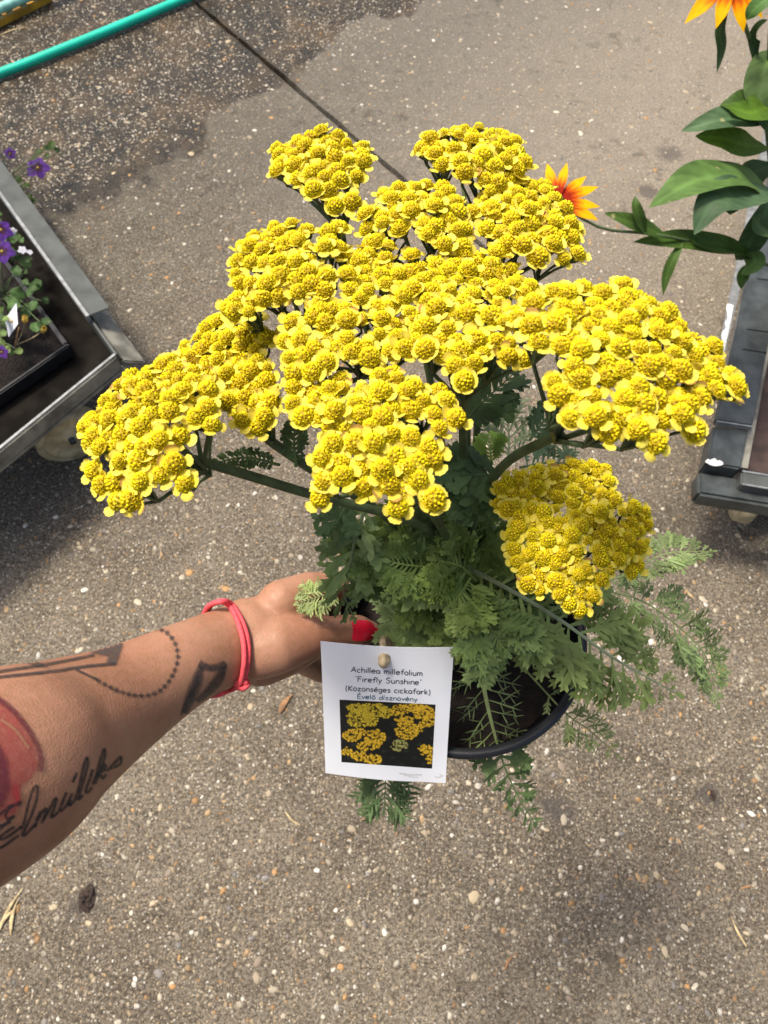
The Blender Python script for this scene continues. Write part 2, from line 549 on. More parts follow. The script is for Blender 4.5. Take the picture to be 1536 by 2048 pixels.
def pebble_mesh(rr, s=1.0, col=None, off=Vector((0, 0, 0)), rot=0.0, mb=None, seg=7):
    own = mb is None
    mb = mb or MB()
    a = s * rr.uniform(.8, 1.25); b = s * rr.uniform(.55, .9); h = s * rr.uniform(.16, .30)
    ph = [rr.uniform(.82, 1.15) for _ in range(seg)]
    ca, sa = math.cos(rot), math.sin(rot)
    vs = []
    for (k, z) in ((1.0, -0.12), (.93, .45), (.55, .9)):
        for i in range(seg):
            w = 2 * math.pi * i / seg
            x = a * k * ph[i] * math.cos(w); y = b * k * ph[i] * math.sin(w)
            vs.append(off + Vector((x * ca - y * sa, x * sa + y * ca, z * h)))
    vs.append(off + Vector((0, 0, h)))
    fs = []
    for r in range(2):
        for i in range(seg):
            j = (i + 1) % seg
            fs.append((r * seg + i, r * seg + j, (r + 1) * seg + j, (r + 1) * seg + i))
    for i in range(seg):
        fs.append((2 * seg + i, 2 * seg + (i + 1) % seg, 3 * seg))
    mb.add(vs, fs, 0, (*col, 1) if col else None)
    return mb.mesh('pebble', [M['stone']]) if own else None


def slab_of(p):
    return slabs[0] if (p - JA).dot(jn) > 0 else slabs[1]


def scatter(n, rr):
    out = []
    while len(out) < n:
        py = rr.uniform(-60, 2110)
        px = rr.uniform(-60, 1600)
        p = PZ(px, py, 0)
        d = (p - CAM).dot(FWD)
        if rr.random() > (d / 3.2) ** 2: continue       # even per square metre
        if abs((p - JA).dot(jn)) < 0.022: continue
        out.append((p, d))
    return out


pm = []
for i in range(28):
    pm.append(pebble_mesh(R, 1.0, PAL[i % len(PAL)]))
for i, (p, d) in enumerate(scatter(290, R)):
    o = bpy.data.objects.new('pebble', R.choice(pm))
    COL.objects.link(o)
    s = R.choice((.0055, .006, .0065, .007, .008, .0095, .011))
    o.location = (p.x, p.y, 0.0003); o.scale = (s, s, s * R.uniform(.5, .9)); o.rotation_euler = (0, 0, R.uniform(0, 6.28))
    o.parent = slab_of(p)
mb = MB()
for (p, d) in scatter(10500, R):
    s = R.choice((.0018, .0022, .0026, .003, .0033, .0038, .0045, .0055, .0070))
    c = R.choice(PAL); k = R.uniform(.55, 1.08)
    pebble_mesh(R, s, (c[0] * k, c[1] * k, c[2] * k), Vector((p.x, p.y, 0.0002)), R.uniform(0, 6.28), mb, 6)
k_ = 0
while k_ < 5500:                                  # pale stones standing in for sun glints in the wet corner
    px = R.uniform(-40, 860); py = R.uniform(-40, 460)
    if py > 455 - px * .53 + R.uniform(-30, 30): continue
    p = PZ(px, py, 0)
    if abs((p - JA).dot(jn)) < 0.02: continue
    c = R.choice(PAL[:2] + PAL[7:9]); k = R.uniform(.8, 1.15)
    pebble_mesh(R, R.choice((.0018, .0022, .0027, .0034)), (c[0] * k, c[1] * k, c[2] * k), Vector((p.x, p.y, 0.0002)), R.uniform(0, 6.28), mb, 5)
    k_ += 1
st = mb.build('small_pebbles', M['stone'], ground)
st['kind'] = 'stuff'

# ------------------------------------------------------------------ hoses, lath
mb = MB()
ha = PZ(-160, 214, 0.02); hb = PZ(560, -82, 0.02)
mid_ = PZ(180, 76, 0.02)
mb.tube(spline([ha - (hb - ha) * 1.0 + Vector((0, -.1, 0)), ha, PZ(60, 124, .02), mid_, PZ(320, 18, .02), hb, hb + (hb - ha)], 60), 0.0150, 16)
tag(mb.build('garden_hose', M['hose']), 'bright turquoise green garden hose lying straight across the wet concrete', 'hose')
mb = MB()
mb.tube(spline([PZ(-160, 82, .05), PZ(0, 17, .05), PZ(70, -13, .05), PZ(300, -105, .05)], 30), 0.016, 14)
tag(mb.build('pale_hose', M['pale_hose']), 'pale translucent mint tube in the far top left corner', 'tube')
la = PZ(-40, 60, 0.012); lb = PZ(96, -8, 0.012)
ld = (lb - la).normalized(); ln = Vector((-ld.y, ld.x, 0))
lath = thing('wooden_lath', 'orange yellow notched wooden strip beside the pale mint tube', 'wood strip', (la.x, la.y, 0))
mb = MB()
c = (la + lb) / 2
mb.box(Vector((c.x, c.y, .014)), ld * ((lb - la).length / 2), ln * 0.021, Vector((0, 0, .012)))
mb.build('strip', M['lath'], lath, smooth=False)
for t in (0.28, 0.42, 0.62, 0.80):
    mb = MB()
    q = la.lerp(lb, t)
    mb.box(Vector((q.x, q.y, .028)), ld * 0.011, ln * 0.023, Vector((0, 0, .0035)))
    mb.build('cleat', M['straw'], lath, smooth=False)

# ------------------------------------------------------------------ debris on the concrete


def straw(px, py, L, ang, label, mat='straw', w=0.0018, name='straw_piece', cat='straw'):
    p = PZ(px, py, 0.003); d = Vector((math.cos(ang), math.sin(ang), 0)); s = Vector((-d.y, d.x, 0))
    mb = MB()
    rows = []
    for i in range(6):
        t = i / 5
        ww = w * math.sin(math.pi * min(.95, t + .08)) + .0003
        q = p + d * (L * (t - .5)) + s * 0.004 * math.sin(t * 3) + Vector((0, 0, .003 * math.sin(t * 3.1)))
        rows.append([q - s * ww, q + Vector((0, 0, ww * .7)), q + s * ww])
    mb.grid(rows)
    tag(mb.build(name, M[mat]), label, cat, {'straw_piece': 'straw scraps on the concrete', 'dry_grass_blade': 'dry grass blades under the arm'}.get(name))


straw(1380, 1187, .028, 2.1, 'pale curled straw flake on the concrete right of the lowest flower head', w=.003)
straw(572, 1408, .045, 1.0, 'dry tan leaf scrap on the concrete below the wrist', 'dry_leaf', .006, 'dry_leaf', 'dry leaf')
straw(1478, 1862, .05, 1.9, 'thin pale straw on the concrete near the lower right edge')
straw(1020, 1925, .03, 0.9, 'small rusty brown plant splinter at the bottom right of centre', 'dry_leaf', .0022, 'plant_splinter', 'splinter')
straw(1495, 1778, .03, 0.1, 'thin reddish stem fragment near the right edge', 'dry_leaf', .0014, 'stem_fragment', 'stem')
straw(585, 1635, .04, 2.4, 'thin pale straw on the concrete left below the white card')
straw(1040, 1545, .022, -.7, 'short white straw beside the pot rim above the drooping leaf tip')
straw(28, 62, .10, .5, 'thin pale straw on the wet concrete between the lath and hose')
for i, (px, py, L, a) in enumerate(((22, 1820, .075, 1.2), (30, 1832, .06, 1.55), (14, 1840, .055, .95))):
    straw(px, py, L, a, ('longest', 'steepest', 'lowest')[i] + ' of three dry grass blades under the arm at the left edge', w=.0028, name='dry_grass_blade', cat='dry grass')


def clod(px, py, s, label):
    p = PZ(px, py, 0)
    mb = MB()
    n = 14
    rows = []
    for i in range(7):
        ph = i / 6 * math.pi / 2
        row = []
        for k in range(n + 1):
            w = 2 * math.pi * (k % n) / n
            rr = s * (1 + .35 * math.sin(w * 3 + i) * math.sin(w * 2 + 1.3 * i)) * math.cos(ph)
            row.append(Vector((p.x + rr * .75 * math.cos(w), p.y + rr * 1.1 * math.sin(w), -0.001 + s * .45 * math.sin(ph) * (1 + .3 * math.sin(w * 5 + i * 2)))))
        rows.append(row)
    mb.grid(rows)
    tag(mb.build('soil_clod', M['clod'], smooth=False), label, 'soil clod', 'soil crumbs on the concrete')


clod(172, 1800, .020, 'dark brown crumbly soil clod on the concrete below the arm')
clod(1424, 1592, .009, 'small dark soil crumb on the concrete near the right edge')
clod(790, 1640, .010, 'small dark soil crumb on the concrete under the card')

# ------------------------------------------------------------------ left plant trolley


def plate(mb, a, b, c, d, t, m=0):
    """quad a b c d given as top corners, thickness t downwards"""
    dz = Vector((0, 0, t))
    vs = [a, b, c, d, a - dz, b - dz, c - dz, d - dz]
    mb.add(vs, [(0, 1, 2, 3), (7, 6, 5, 4), (0, 4, 5, 1), (1, 5, 6, 2), (2, 6, 7, 3), (3, 7, 4, 0)], m)


def bevel(o, w=0.002, seg=2):
    bm = bmesh.new(); bm.from_mesh(o.data)
    bmesh.ops.recalc_face_normals(bm, faces=bm.faces)
    bmesh.ops.bevel(bm, geom=bm.edges[:], offset=w, segments=seg, affect='EDGES', clamp_overlap=True)
    for f in bm.faces: f.smooth = False
    bm.to_mesh(o.data); bm.free()
    return o


ZL = 0.26
K = PZ(228, 708, ZL)
e1 = (PZ(0, 893, ZL) - K).normalized()          # along the near edge, to the left
e2 = (PZ(8, 400, ZL) - K).normalized()           # along the side, away
up = Vector((0, 0, 1))
o2 = -(e1 - e2 * e1.dot(e2)).normalized()        # outwards from the side
o1 = -(e2 - e1 * e2.dot(e1)).normalized()        # outwards from the near edge
cartL = thing('plant_trolley', 'grey steel plant trolley corner with cream wheel at the left edge', 'trolley', PZ(140, 880, 0), 'plant trolleys')
LW, LD = 0.58, 1.30
mb = MB()
zs = ZL - 0.045
plate(mb, *[Vector((q.x, q.y, zs)) for q in (K, K + e2 * LD, K + e2 * LD + e1 * LW, K + e1 * LW)], 0.008)
mb.build('shelf', M['shelf'], cartL, smooth=False)
mb = MB()
plate(mb, K + o1 * .002, K + e1 * LW + o1 * .002, K + e1 * LW + o1 * .010, K + o1 * .010, 0.040)
bevel(mb.build('near_lip', M['steel_worn'], cartL, smooth=False))
mb = MB()
plate(mb, K + o1 * .001 + up * .003, K + e1 * LW + o1 * .001 + up * .003, K + e1 * LW + o1 * .0065 + up * .003, K + o1 * .0065 + up * .003, 0.0028)
mb.build('edge_trim', M['steel_edge'], cartL, smooth=False)
mb = MB()                                        # lower bumper along the near edge, stepped in
plate(mb, K - up * .038 + o2 * .03 + o1 * .004, K - up * .038 + e1 * LW + o1 * .004, K - up * .038 + e1 * LW - o1 * .03, K - up * .038 + o2 * .03 - o1 * .03, 0.016)
bevel(mb.build('bumper', M['steel_worn'], cartL, smooth=False), .004)
mb = MB()                                        # side lip
plate(mb, K + o2 * .001 - up * .003, K + e2 * LD + o2 * .001 - up * .003, K + e2 * LD + o2 * .006 - up * .003, K + o2 * .006 - up * .003, 0.045)
mb.build('side_lip', M['steel'], cartL, smooth=False)
mb = MB()                                        # low skirt that sticks out of the side
plate(mb, K - up * .02 + o2 * .007 + o1 * .010, K - up * .02 + o2 * .007 + e2 * LD, K - up * .055 + o2 * .050 + e2 * LD, K - up * .055 + o2 * .050 + o1 * .010, 0.012)
bevel(mb.build('side_skirt', M['steel_worn'], cartL, smooth=False), .003)
mb = MB()
plate(mb, K - up * .019 + o2 * .0065 + o1 * .001, K - up * .019 + o2 * .0065 - o1 * .002, K - up * .054 + o2 * .051 - o1 * .002, K - up * .054 + o2 * .051 + o1 * .001, 0.004)
mb.build('seam', M['black_plastic'], cartL, smooth=False)
mb = MB()                                        # raised side rail ending short of the corner
r0 = K + e2 * .115
plate(mb, r0 + up * .016 + o2 * .004, r0 + e2 * (LD - .1) + up * .016 + o2 * .004, r0 + e2 * (LD - .1) + up * .010 + o2 * .050, r0 + up * .010 + o2 * .050, 0.005)
bevel(mb.build('side_rail', M['steel'], cartL, smooth=False), .0015)
mb = MB()
plate(mb, r0 + up * .0165 - o2 * .004, r0 + e2 * (LD - .1) + up * .0165 - o2 * .004, r0 + e2 * (LD - .1) + up * .0165 + o2 * .0035, r0 + up * .0165 + o2 * .0035, 0.024)
bevel(mb.build('rail_flange', M['steel_edge'], cartL, smooth=False), .0008)


def caster(parent, px, py, zc, rad, axis, wid, fork_mat):
    c = PZ(px, py, zc)
    ax = Vector(axis).normalized()
    mb = MB()
    h = wid / 2
    mb.lathe(c, [(rad * .80, -h), (rad * .93, -h), (rad, -h * .7), (rad, h * .7), (rad * .93, h), (rad * .80, h)], 40, 0, ax)
    w = mb.build('wheel', M['wheel_tyre'], parent)
    mb = MB()
    mb.lathe(c, [(.001, -h * .9), (rad * .18, -h * .95), (rad * .22, -h * .6), (rad * .70, -h * .5), (rad * .80, -h * .96), (rad * .80, h * .96), (rad * .70, h * .5), (rad * .22, h * .6), (rad * .18, h * .95), (.001, h * .9)], 40, 0, ax)
    mb.build('hub', M['wheel'], w)
    mb = MB()
    mb.tube([c - ax * (h * 1.5), c + ax * (h * 1.5)], rad * .10, 12)
    mb.build('axle', M['steel_dark'], w)
    mb = MB()
    side = ax.cross(up).normalized()
    for sg in (-1,):
        q = c + ax * (h * 1.35 * sg)
        mb.box(q + up * rad * .62 , side * rad * .30, ax * .0018, up * rad * .62)
    mb.box(c + up * rad * 1.25, side * rad * .45, ax * h * 1.4, up * .004)
    mb.build('fork', M[fork_mat], parent, smooth=False)


caster(cartL, 138, 868, 0.080, 0.078, Vector((.5, -.8, .0)), 0.036, 'steel_dark')

# ------------------------------------------------------------------ right plant trolley
ZR = 0.26
KR = PZ(1412, 926, ZR)
f2 = (PZ(1512, 470, ZR) - KR).normalized()       # away along the side
f1 = (PZ(1536, 946, ZR) - KR).normalized()       # along the near edge, to the right
q2 = -(f1 - f2 * f1.dot(f2)).normalized()        # outwards (left)
q1 = -(f2 - f1 * f2.dot(f1)).normalized()        # outwards (near)
cartR = thing('plant_trolley', 'dark grey steel plant trolley corner at the right edge under the leafy plant', 'trolley', PZ(1440, 1000, 0), 'plant trolleys')
RW, RD = 0.60, 1.30
mb = MB()
c0 = KR + f1 * .075 + f2 * .02 - up * .03
plate(mb, c0, c0 + f1 * (RW - .08), c0 + f1 * (RW - .08) + f2 * RD, c0 + f2 * RD, 0.008)
mb.build('shelf', M['shelf_red'], cartR, smooth=False)
mb = MB()                                        # corner block
plate(mb, KR, KR + f1 * .068, KR + f1 * .068 + f2 * .098, KR + f2 * .098, 0.05)
bevel(mb.build('corner_block', M['steel_dark'], cartR, smooth=False), .004)
mb = MB()                                        # side rail
c0 = KR + f2 * .100 + up * .012 + q2 * .002
plate(mb, c0, c0 + f1 * .072, c0 + f1 * .072 + f2 * RD, c0 + f2 * RD, 0.020)
bevel(mb.build('side_rail', M['steel_dark'], cartR, smooth=False), .003)
mb = MB()
c0 = KR + f2 * .0965 + up * .013
plate(mb, c0, c0 + f1 * .070, c0 + f1 * .070 + f2 * .0032, c0 + f2 * .0032, 0.012)
mb.build('edge_trim', M['steel_edge'], cartR, smooth=False)
for dd in (.30, .36, .52):
    mb = MB()
    c0 = KR + f2 * dd + f1 * .020 + up * .0132
    plate(mb, c0, c0 + f1 * .050, c0 + f1 * .050 + f2 * .003, c0 + f2 * .003, 0.003)
    mb.build('seam', M['black_plastic'], cartR, smooth=False)
mb = MB()                                        # inner timber batten between rail and shelf
c0 = KR + f1 * .0695 + f2 * .012 - up * .012
plate(mb, c0, c0 + f1 * .014, c0 + f1 * .014 + f2 * RD, c0 + f2 * RD, 0.02)
mb.build('batten', M['steel_worn'], cartR, smooth=False)
mb = MB()                                        # near bar
c0 = KR + f1 * .070 + q1 * .002 - up * .004
plate(mb, c0, c0 + f1 * RW, c0 + f1 * RW + q1 * .030 - up * .004, c0 + q1 * .030 - up * .004, 0.040)
bevel(mb.build('near_lip', M['steel'], cartR, smooth=False), .003)
for k, s in ((0.0, .0022), (.0285, .0022)):
    mb = MB()
    c0 = KR + f1 * .071 + q1 * (.0015 + k) - up * (.0018 + k * .1)
    plate(mb, c0, c0 + f1 * RW, c0 + f1 * RW + q1 * .0035, c0 + q1 * .0035, s)
    mb.build('edge_trim', M['steel_edge'], cartR, smooth=False)
mb = MB()                                        # lower bumper round the corner
c0 = KR - up * .030 + q2 * .004
plate(mb, c0 + q1 * .055, c0 + q1 * .055 + f1 * (RW + .1), c0 + f1 * (RW + .1) + q1 * .001, c0 + q1 * .001, 0.045)
bevel(mb.build('bumper', M['steel_dark'], cartR, smooth=False), .006)
mb = MB()                                        # paint-spattered ledge below the rail
c0 = KR + f2 * .10 + q2 * .001 - up * .03
plate(mb, c0 + f2 * .14, c0 + f2 * RD, c0 + f2 * RD + q2 * .030, c0 + f2 * .14 + q2 * .016, 0.006)
bevel(mb.build('ledge', M['steel_edge'], cartR, smooth=False), .001)
mb = MB()
rr = random.Random(3)
rows = []
for i in range(16):
    t = i / 15
    b0 = c0 + f2 * (.15 + t * .22) + up * .0008
    w0 = .002 + .004 * t + rr.uniform(-.001, .001); w1 = .012 + .006 * t + rr.uniform(-.005, .004)
    rows.append([b0 + q2 * w0, b0 + q2 * ((w0 + w1) / 2) + up * .0015, b0 + q2 * w1])
mb.grid(rows)
mb.build('paint_chip', M['chip'], cartR)
mb = MB()
cc = KR + f1 * .012 + f2 * .002 + up * .0005
rows = []
for i in range(9):
    t = i / 8
    rows.append([cc + f1 * (-.014 + .034 * t) + f2 * (-.006 * math.sin(t * 3.1)), cc + f1 * (-.014 + .034 * t) + f2 * .004 + up * .0015 * math.sin(t * 3.1), cc + f1 * (-.014 + .034 * t) + f2 * (.003 + .008 * math.sin(t * 3.14) + .003 * math.sin(t * 17))])
mb.grid(rows)
mb.build('paint_chip', M['chip'], cartR)
caster(cartR, 1500, 985, 0.080, 0.070, q2, 0.036, 'steel_dark')

# ------------------------------------------------------------------ potted yarrow
POTC = P(925, 1260, 0.513)          # centre of the rim
PR = 0.085
yarrow = thing('potted_yarrow', 'yellow flowering yarrow plant in a black pot held by the hand', 'potted plant', POTC - up * 0.145)
mb = MB()
mb.lathe(POTC, [(.058, -.145), (.0605, -.145), (.078, -.012), (.0800, -.0115), (.0835, -.0105), (.0850, -.0090), (.0858, -.0030), (.0853, -.0006), (.0838, .0004), (.0815, .0002), (.0795, -.0015), (.0782, -.006), (.0770, -.014), (.0640, -.110), (.001, -.112)], 72)
pot = mb.build('pot', M['black_plastic'], yarrow)
mb = MB()
mb.lathe(POTC, [(.0795, .0002), (.0822, .0016), (.0842, .0012), (.0860, -.0006)], 72)
mb.build('rim', M['black_plastic'], pot)
rr = random.Random(11)
rows = []
for i in range(18):
    r = .0755 * i / 17
    row = []
    for k in range(49):
        w = 2 * math.pi * (k % 48) / 48
        row.append(POTC + Vector((r * math.cos(w), r * math.sin(w), -.020 + (.0016 * math.sin(w * 7 + i * 1.7) * math.sin(w * 3 - i) if 0 < i < 17 else 0) + .006 * (1 - r / .0755) - .002)))
    rows.append(row)
mb = MB(); mb.grid(rows)
mb.build('soil', M['soil'], yarrow)
CROWN = POTC + Vector((0.003, 0.020, -.016))


def head_mesh(seed):
    """one yarrow head: domed disc of tiny star florets, broad notched rays, green cup"""
    rr = random.Random(seed)
    mb = MB()
    mm = .001
    age = rr.choice((0, 0, 0, 0, 1, 0, 0, 2))
    hue = rr.uniform(.93, 1.05)
    Rd, Hd = 3.05 * mm * rr.uniform(.94, 1.06), 3.0 * mm * rr.uniform(.9, 1.25)
    # base dome
    prof = [(Rd * math.sin(a), Hd * math.cos(a) - .2 * mm) for a in [math.radians(x) for x in (95, 75, 55, 35, 15, 2)]]
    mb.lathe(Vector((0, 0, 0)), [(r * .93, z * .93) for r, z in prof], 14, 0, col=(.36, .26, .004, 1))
    n = 36
    twist = rr.uniform(0, 6.28)
    closed = rr.uniform(.05, .45)
    for k in range(n):
        q = math.sqrt((k + .5) / n)
        ph = q * math.radians(94); th = k * 2.39996 + twist
        nn = Vector((math.sin(ph) * math.cos(th), math.sin(ph) * math.sin(th), math.cos(ph) * Rd / Hd)).normalized()
        c = Vector((Rd * math.sin(ph) * math.cos(th), Rd * math.sin(ph) * math.sin(th), Hd * math.cos(ph)))
        a = nn.orthogonal().normalized(); b = nn.cross(a)
        w0 = rr.uniform(0, 6.28)
        y = rr.uniform(.86, 1.06) * (.86 if age == 1 and rr.random() < .4 else 1)
        tipc = (.98 * y, .82 * y * hue, .010, 1); inc = (.96 * y, .78 * y * hue, .006, 1); deep = (.40, .29, .003, 1); sk = (.74, .55, .005, 1)  # deep paints shade into the floret hollows
        if q < closed:
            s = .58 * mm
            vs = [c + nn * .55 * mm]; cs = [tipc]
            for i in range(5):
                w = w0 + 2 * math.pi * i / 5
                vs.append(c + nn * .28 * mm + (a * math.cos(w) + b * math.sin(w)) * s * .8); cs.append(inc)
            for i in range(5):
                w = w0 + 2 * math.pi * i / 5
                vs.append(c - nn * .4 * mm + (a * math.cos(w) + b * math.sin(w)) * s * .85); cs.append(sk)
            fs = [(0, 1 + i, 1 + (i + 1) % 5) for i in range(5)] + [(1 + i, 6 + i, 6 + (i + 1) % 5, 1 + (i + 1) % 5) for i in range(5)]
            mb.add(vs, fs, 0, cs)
        else:
            s = rr.uniform(.72, .88) * mm; hh = rr.uniform(.5, 1.0) * mm
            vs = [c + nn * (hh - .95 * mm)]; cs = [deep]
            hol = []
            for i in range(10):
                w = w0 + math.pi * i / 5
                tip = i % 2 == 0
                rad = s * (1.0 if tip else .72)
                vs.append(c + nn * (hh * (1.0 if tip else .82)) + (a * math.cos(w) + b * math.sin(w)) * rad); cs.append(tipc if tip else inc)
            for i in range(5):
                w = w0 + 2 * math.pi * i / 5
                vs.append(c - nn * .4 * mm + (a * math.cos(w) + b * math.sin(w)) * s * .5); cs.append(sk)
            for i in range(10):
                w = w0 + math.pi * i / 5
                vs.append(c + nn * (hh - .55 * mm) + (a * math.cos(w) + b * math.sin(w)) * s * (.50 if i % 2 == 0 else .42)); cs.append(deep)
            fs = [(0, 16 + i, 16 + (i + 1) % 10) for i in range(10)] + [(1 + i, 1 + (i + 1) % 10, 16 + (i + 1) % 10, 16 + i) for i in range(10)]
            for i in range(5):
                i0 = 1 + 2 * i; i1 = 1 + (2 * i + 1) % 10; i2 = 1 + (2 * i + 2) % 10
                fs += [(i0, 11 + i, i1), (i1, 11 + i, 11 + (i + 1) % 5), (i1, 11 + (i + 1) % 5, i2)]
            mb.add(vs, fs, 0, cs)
    # ray florets
    nr = rr.choice((4, 5, 5, 5, 6))
    w0 = rr.uniform(0, 6.28)
    for k in range(nr):
        w = w0 + 2 * math.pi * k / nr + rr.uniform(-.16, .16)
        d = Vector((math.cos(w), math.sin(w), 0)); sd = Vector((-d.y, d.x, 0))
        L = rr.uniform(3.0, 4.1) * mm; W = rr.uniform(2.1, 2.75) * mm
        droop = rr.uniform(-.55, .55); cup = rr.uniform(-.25, .35); tilt = rr.uniform(-.25, .25)
        y = rr.uniform(.9, 1.04)
        wilt = age == 1 and rr.random() < .5
        if age == 2: L *= .72
        rows = []; cols = []
        for i in range(6):
            t = i / 5
            wid = W * (.42 + .58 * math.sin(min(1, t * 1.25) * math.pi / 2)) * (1 if t < .85 else .93)
            row = []; cr = []
            for j in range(7):
                u = j / 3 - 1
                tipcut = (-.55 * abs(u) ** 3 - .10 * (math.cos(u * 3 * math.pi) * -1 + 1) * .5) * t ** 3
                r = Rd * .86 + L * (t + tipcut * .6)
                z = .15 * mm + L * (droop * t * t * .75 + .16 * t) + cup * W * (u * u) * .6 + tilt * u * wid * .5 + .12 * mm * math.cos(u * 9) * t
                row.append(d * r + sd * (u * wid) + Vector((0, 0, z)))
                g = .55 + .45 * t
                cr.append(((.95 * y, .80 * y, (.035 + .10 * t) * y, 1) if not (wilt and t > .75) else (.46, .27, .07, 1)) if t > .05 else (.84, .64, .02, 1))
            rows.append(row); cols.append(cr)
        mb.grid(rows, 1, cols)
    # involucre and short stalk
    mb.lathe(Vector((0, 0, 0)), [(Rd * .92, -.1 * mm), (Rd * .86, -1.2 * mm), (Rd * .72, -2.6 * mm), (Rd * .42, -4.0 * mm), (.55 * mm, -4.8 * mm), (.50 * mm, -7.5 * mm)], 10, 2)
    return mb


HM = [head_mesh(100 + i) for i in range(20)]
HMESH = [h.mesh('flower_head', [M['disc'], M['rays'], M['stem']]) for h in HM]
HNP = [np.array(h.v) for h in HM]

CL = [  # name, polygon, depth, lean of the plane normal (x, y), dome height, main stem waypoints
    ('top_left', [(540, 300), (600, 268), (640, 262), (690, 280), (745, 290), (748, 350), (720, 400), (690, 422), (640, 425), (600, 395), (560, 375), (533, 340)], .345, (-.15, .05), .010, [(682, 440, .355), (686, 490, .365), (720, 620, .40)]),
    ('top', [(830, 290), (880, 255), (960, 250), (1040, 282), (1068, 330), (1050, 375), (990, 395), (930, 388), (870, 355)], .340, (.05, .12), .010, [(940, 420, .36), (930, 600, .40)]),
    ('top_right', [(955, 395), (1040, 350), (1095, 362), (1120, 420), (1175, 465), (1162, 530), (1080, 548), (1010, 512), (958, 470)], .325, (.18, .05), .009, [(1030, 530, .345), (1000, 600, .37), (960, 760, .41)]),
    ('upper', [(722, 432), (770, 385), (840, 362), (900, 383), (952, 420), (948, 490), (900, 502), (820, 482), (738, 492)], .322, (-.05, .10), .009, [(830, 520, .34), (850, 700, .39)]),
    ('upper_left', [(470, 490), (540, 448), (600, 468), (680, 458), (690, 520), (660, 560), (692, 592), (650, 632), (560, 622), (500, 652), (452, 622), (455, 560)], .310, (-.18, .05), .010, [(600, 640, .335), (700, 700, .36), (820, 880, .41)]),
    ('left_back', [(368, 692), (430, 630), (470, 640), (555, 680), (545, 740), (562, 800), (560, 862), (505, 882), (455, 830), (380, 765)], .318, (-.15, .0), .006, [(545, 885, .345), (640, 950, .36), (780, 1040, .41)]),
    ('left', [(170, 850), (250, 768), (320, 715), (382, 722), (442, 782), (432, 850), (392, 900), (382, 970), (330, 985), (210, 1022), (173, 980), (190, 910)], .285, (-.28, -.02), .014, [(395, 922, .318), (600, 983, .350), (860, 1062, .415)]),
    ('middle_left', [(660, 640), (692, 560), (680, 500), (770, 492), (830, 560), (840, 640), (830, 735), (700, 732), (620, 790), (553, 762), (560, 690), (590, 640)], .298, (-.06, .03), .008, [(760, 720, .32), (840, 900, .38)]),
    ('middle_right', [(830, 510), (960, 510), (1050, 560), (1085, 600), (1050, 660), (1062, 720), (1000, 762), (930, 772), (860, 742), (825, 700), (820, 600)], .296, (.05, .03), .008, [(925, 800, .33), (925, 950, .40)]),
    ('front', [(620, 862), (560, 800), (600, 762), (700, 735), (850, 742), (930, 800), (948, 860), (892, 920), (882, 1010), (780, 1042), (700, 1002), (640, 1022), (598, 982), (640, 920)], .272, (-.03, -.10), .013, [(800, 960, .31), (880, 1050, .40)]),
    ('right', [(1050, 590), (1150, 573), (1250, 563), (1340, 600), (1352, 640), (1440, 690), (1492, 770), (1470, 812), (1390, 832), (1408, 890), (1350, 915), (1240, 932), (1190, 882), (1108, 882), (1068, 800), (1100, 740), (1050, 702), (1018, 640)], .256, (.22, -.02), .013, [(1110, 872, .318), (1000, 938, .365), (945, 1050, .43)]),
    ('low_right', [(985, 980), (1040, 940), (1130, 918), (1222, 930), (1242, 990), (1302, 1020), (1312, 1100), (1270, 1150), (1215, 1172), (1190, 1228), (1110, 1222), (1040, 1172), (998, 1122), (1010, 1050), (978, 1020)], .362, (.12, -.10), .012, [(1110, 1120, .40), (1020, 1160, .46)]),
]


def inside(poly, x, y):
    c = False
    n = len(poly)
    for i in range(n):
        x1, y1 = poly[i]; x2, y2 = poly[(i + 1) % n]
        if (y1 > y) != (y2 > y) and x < (x2 - x1) * (y - y1) / (y2 - y1) + x1: c = not c
    return c


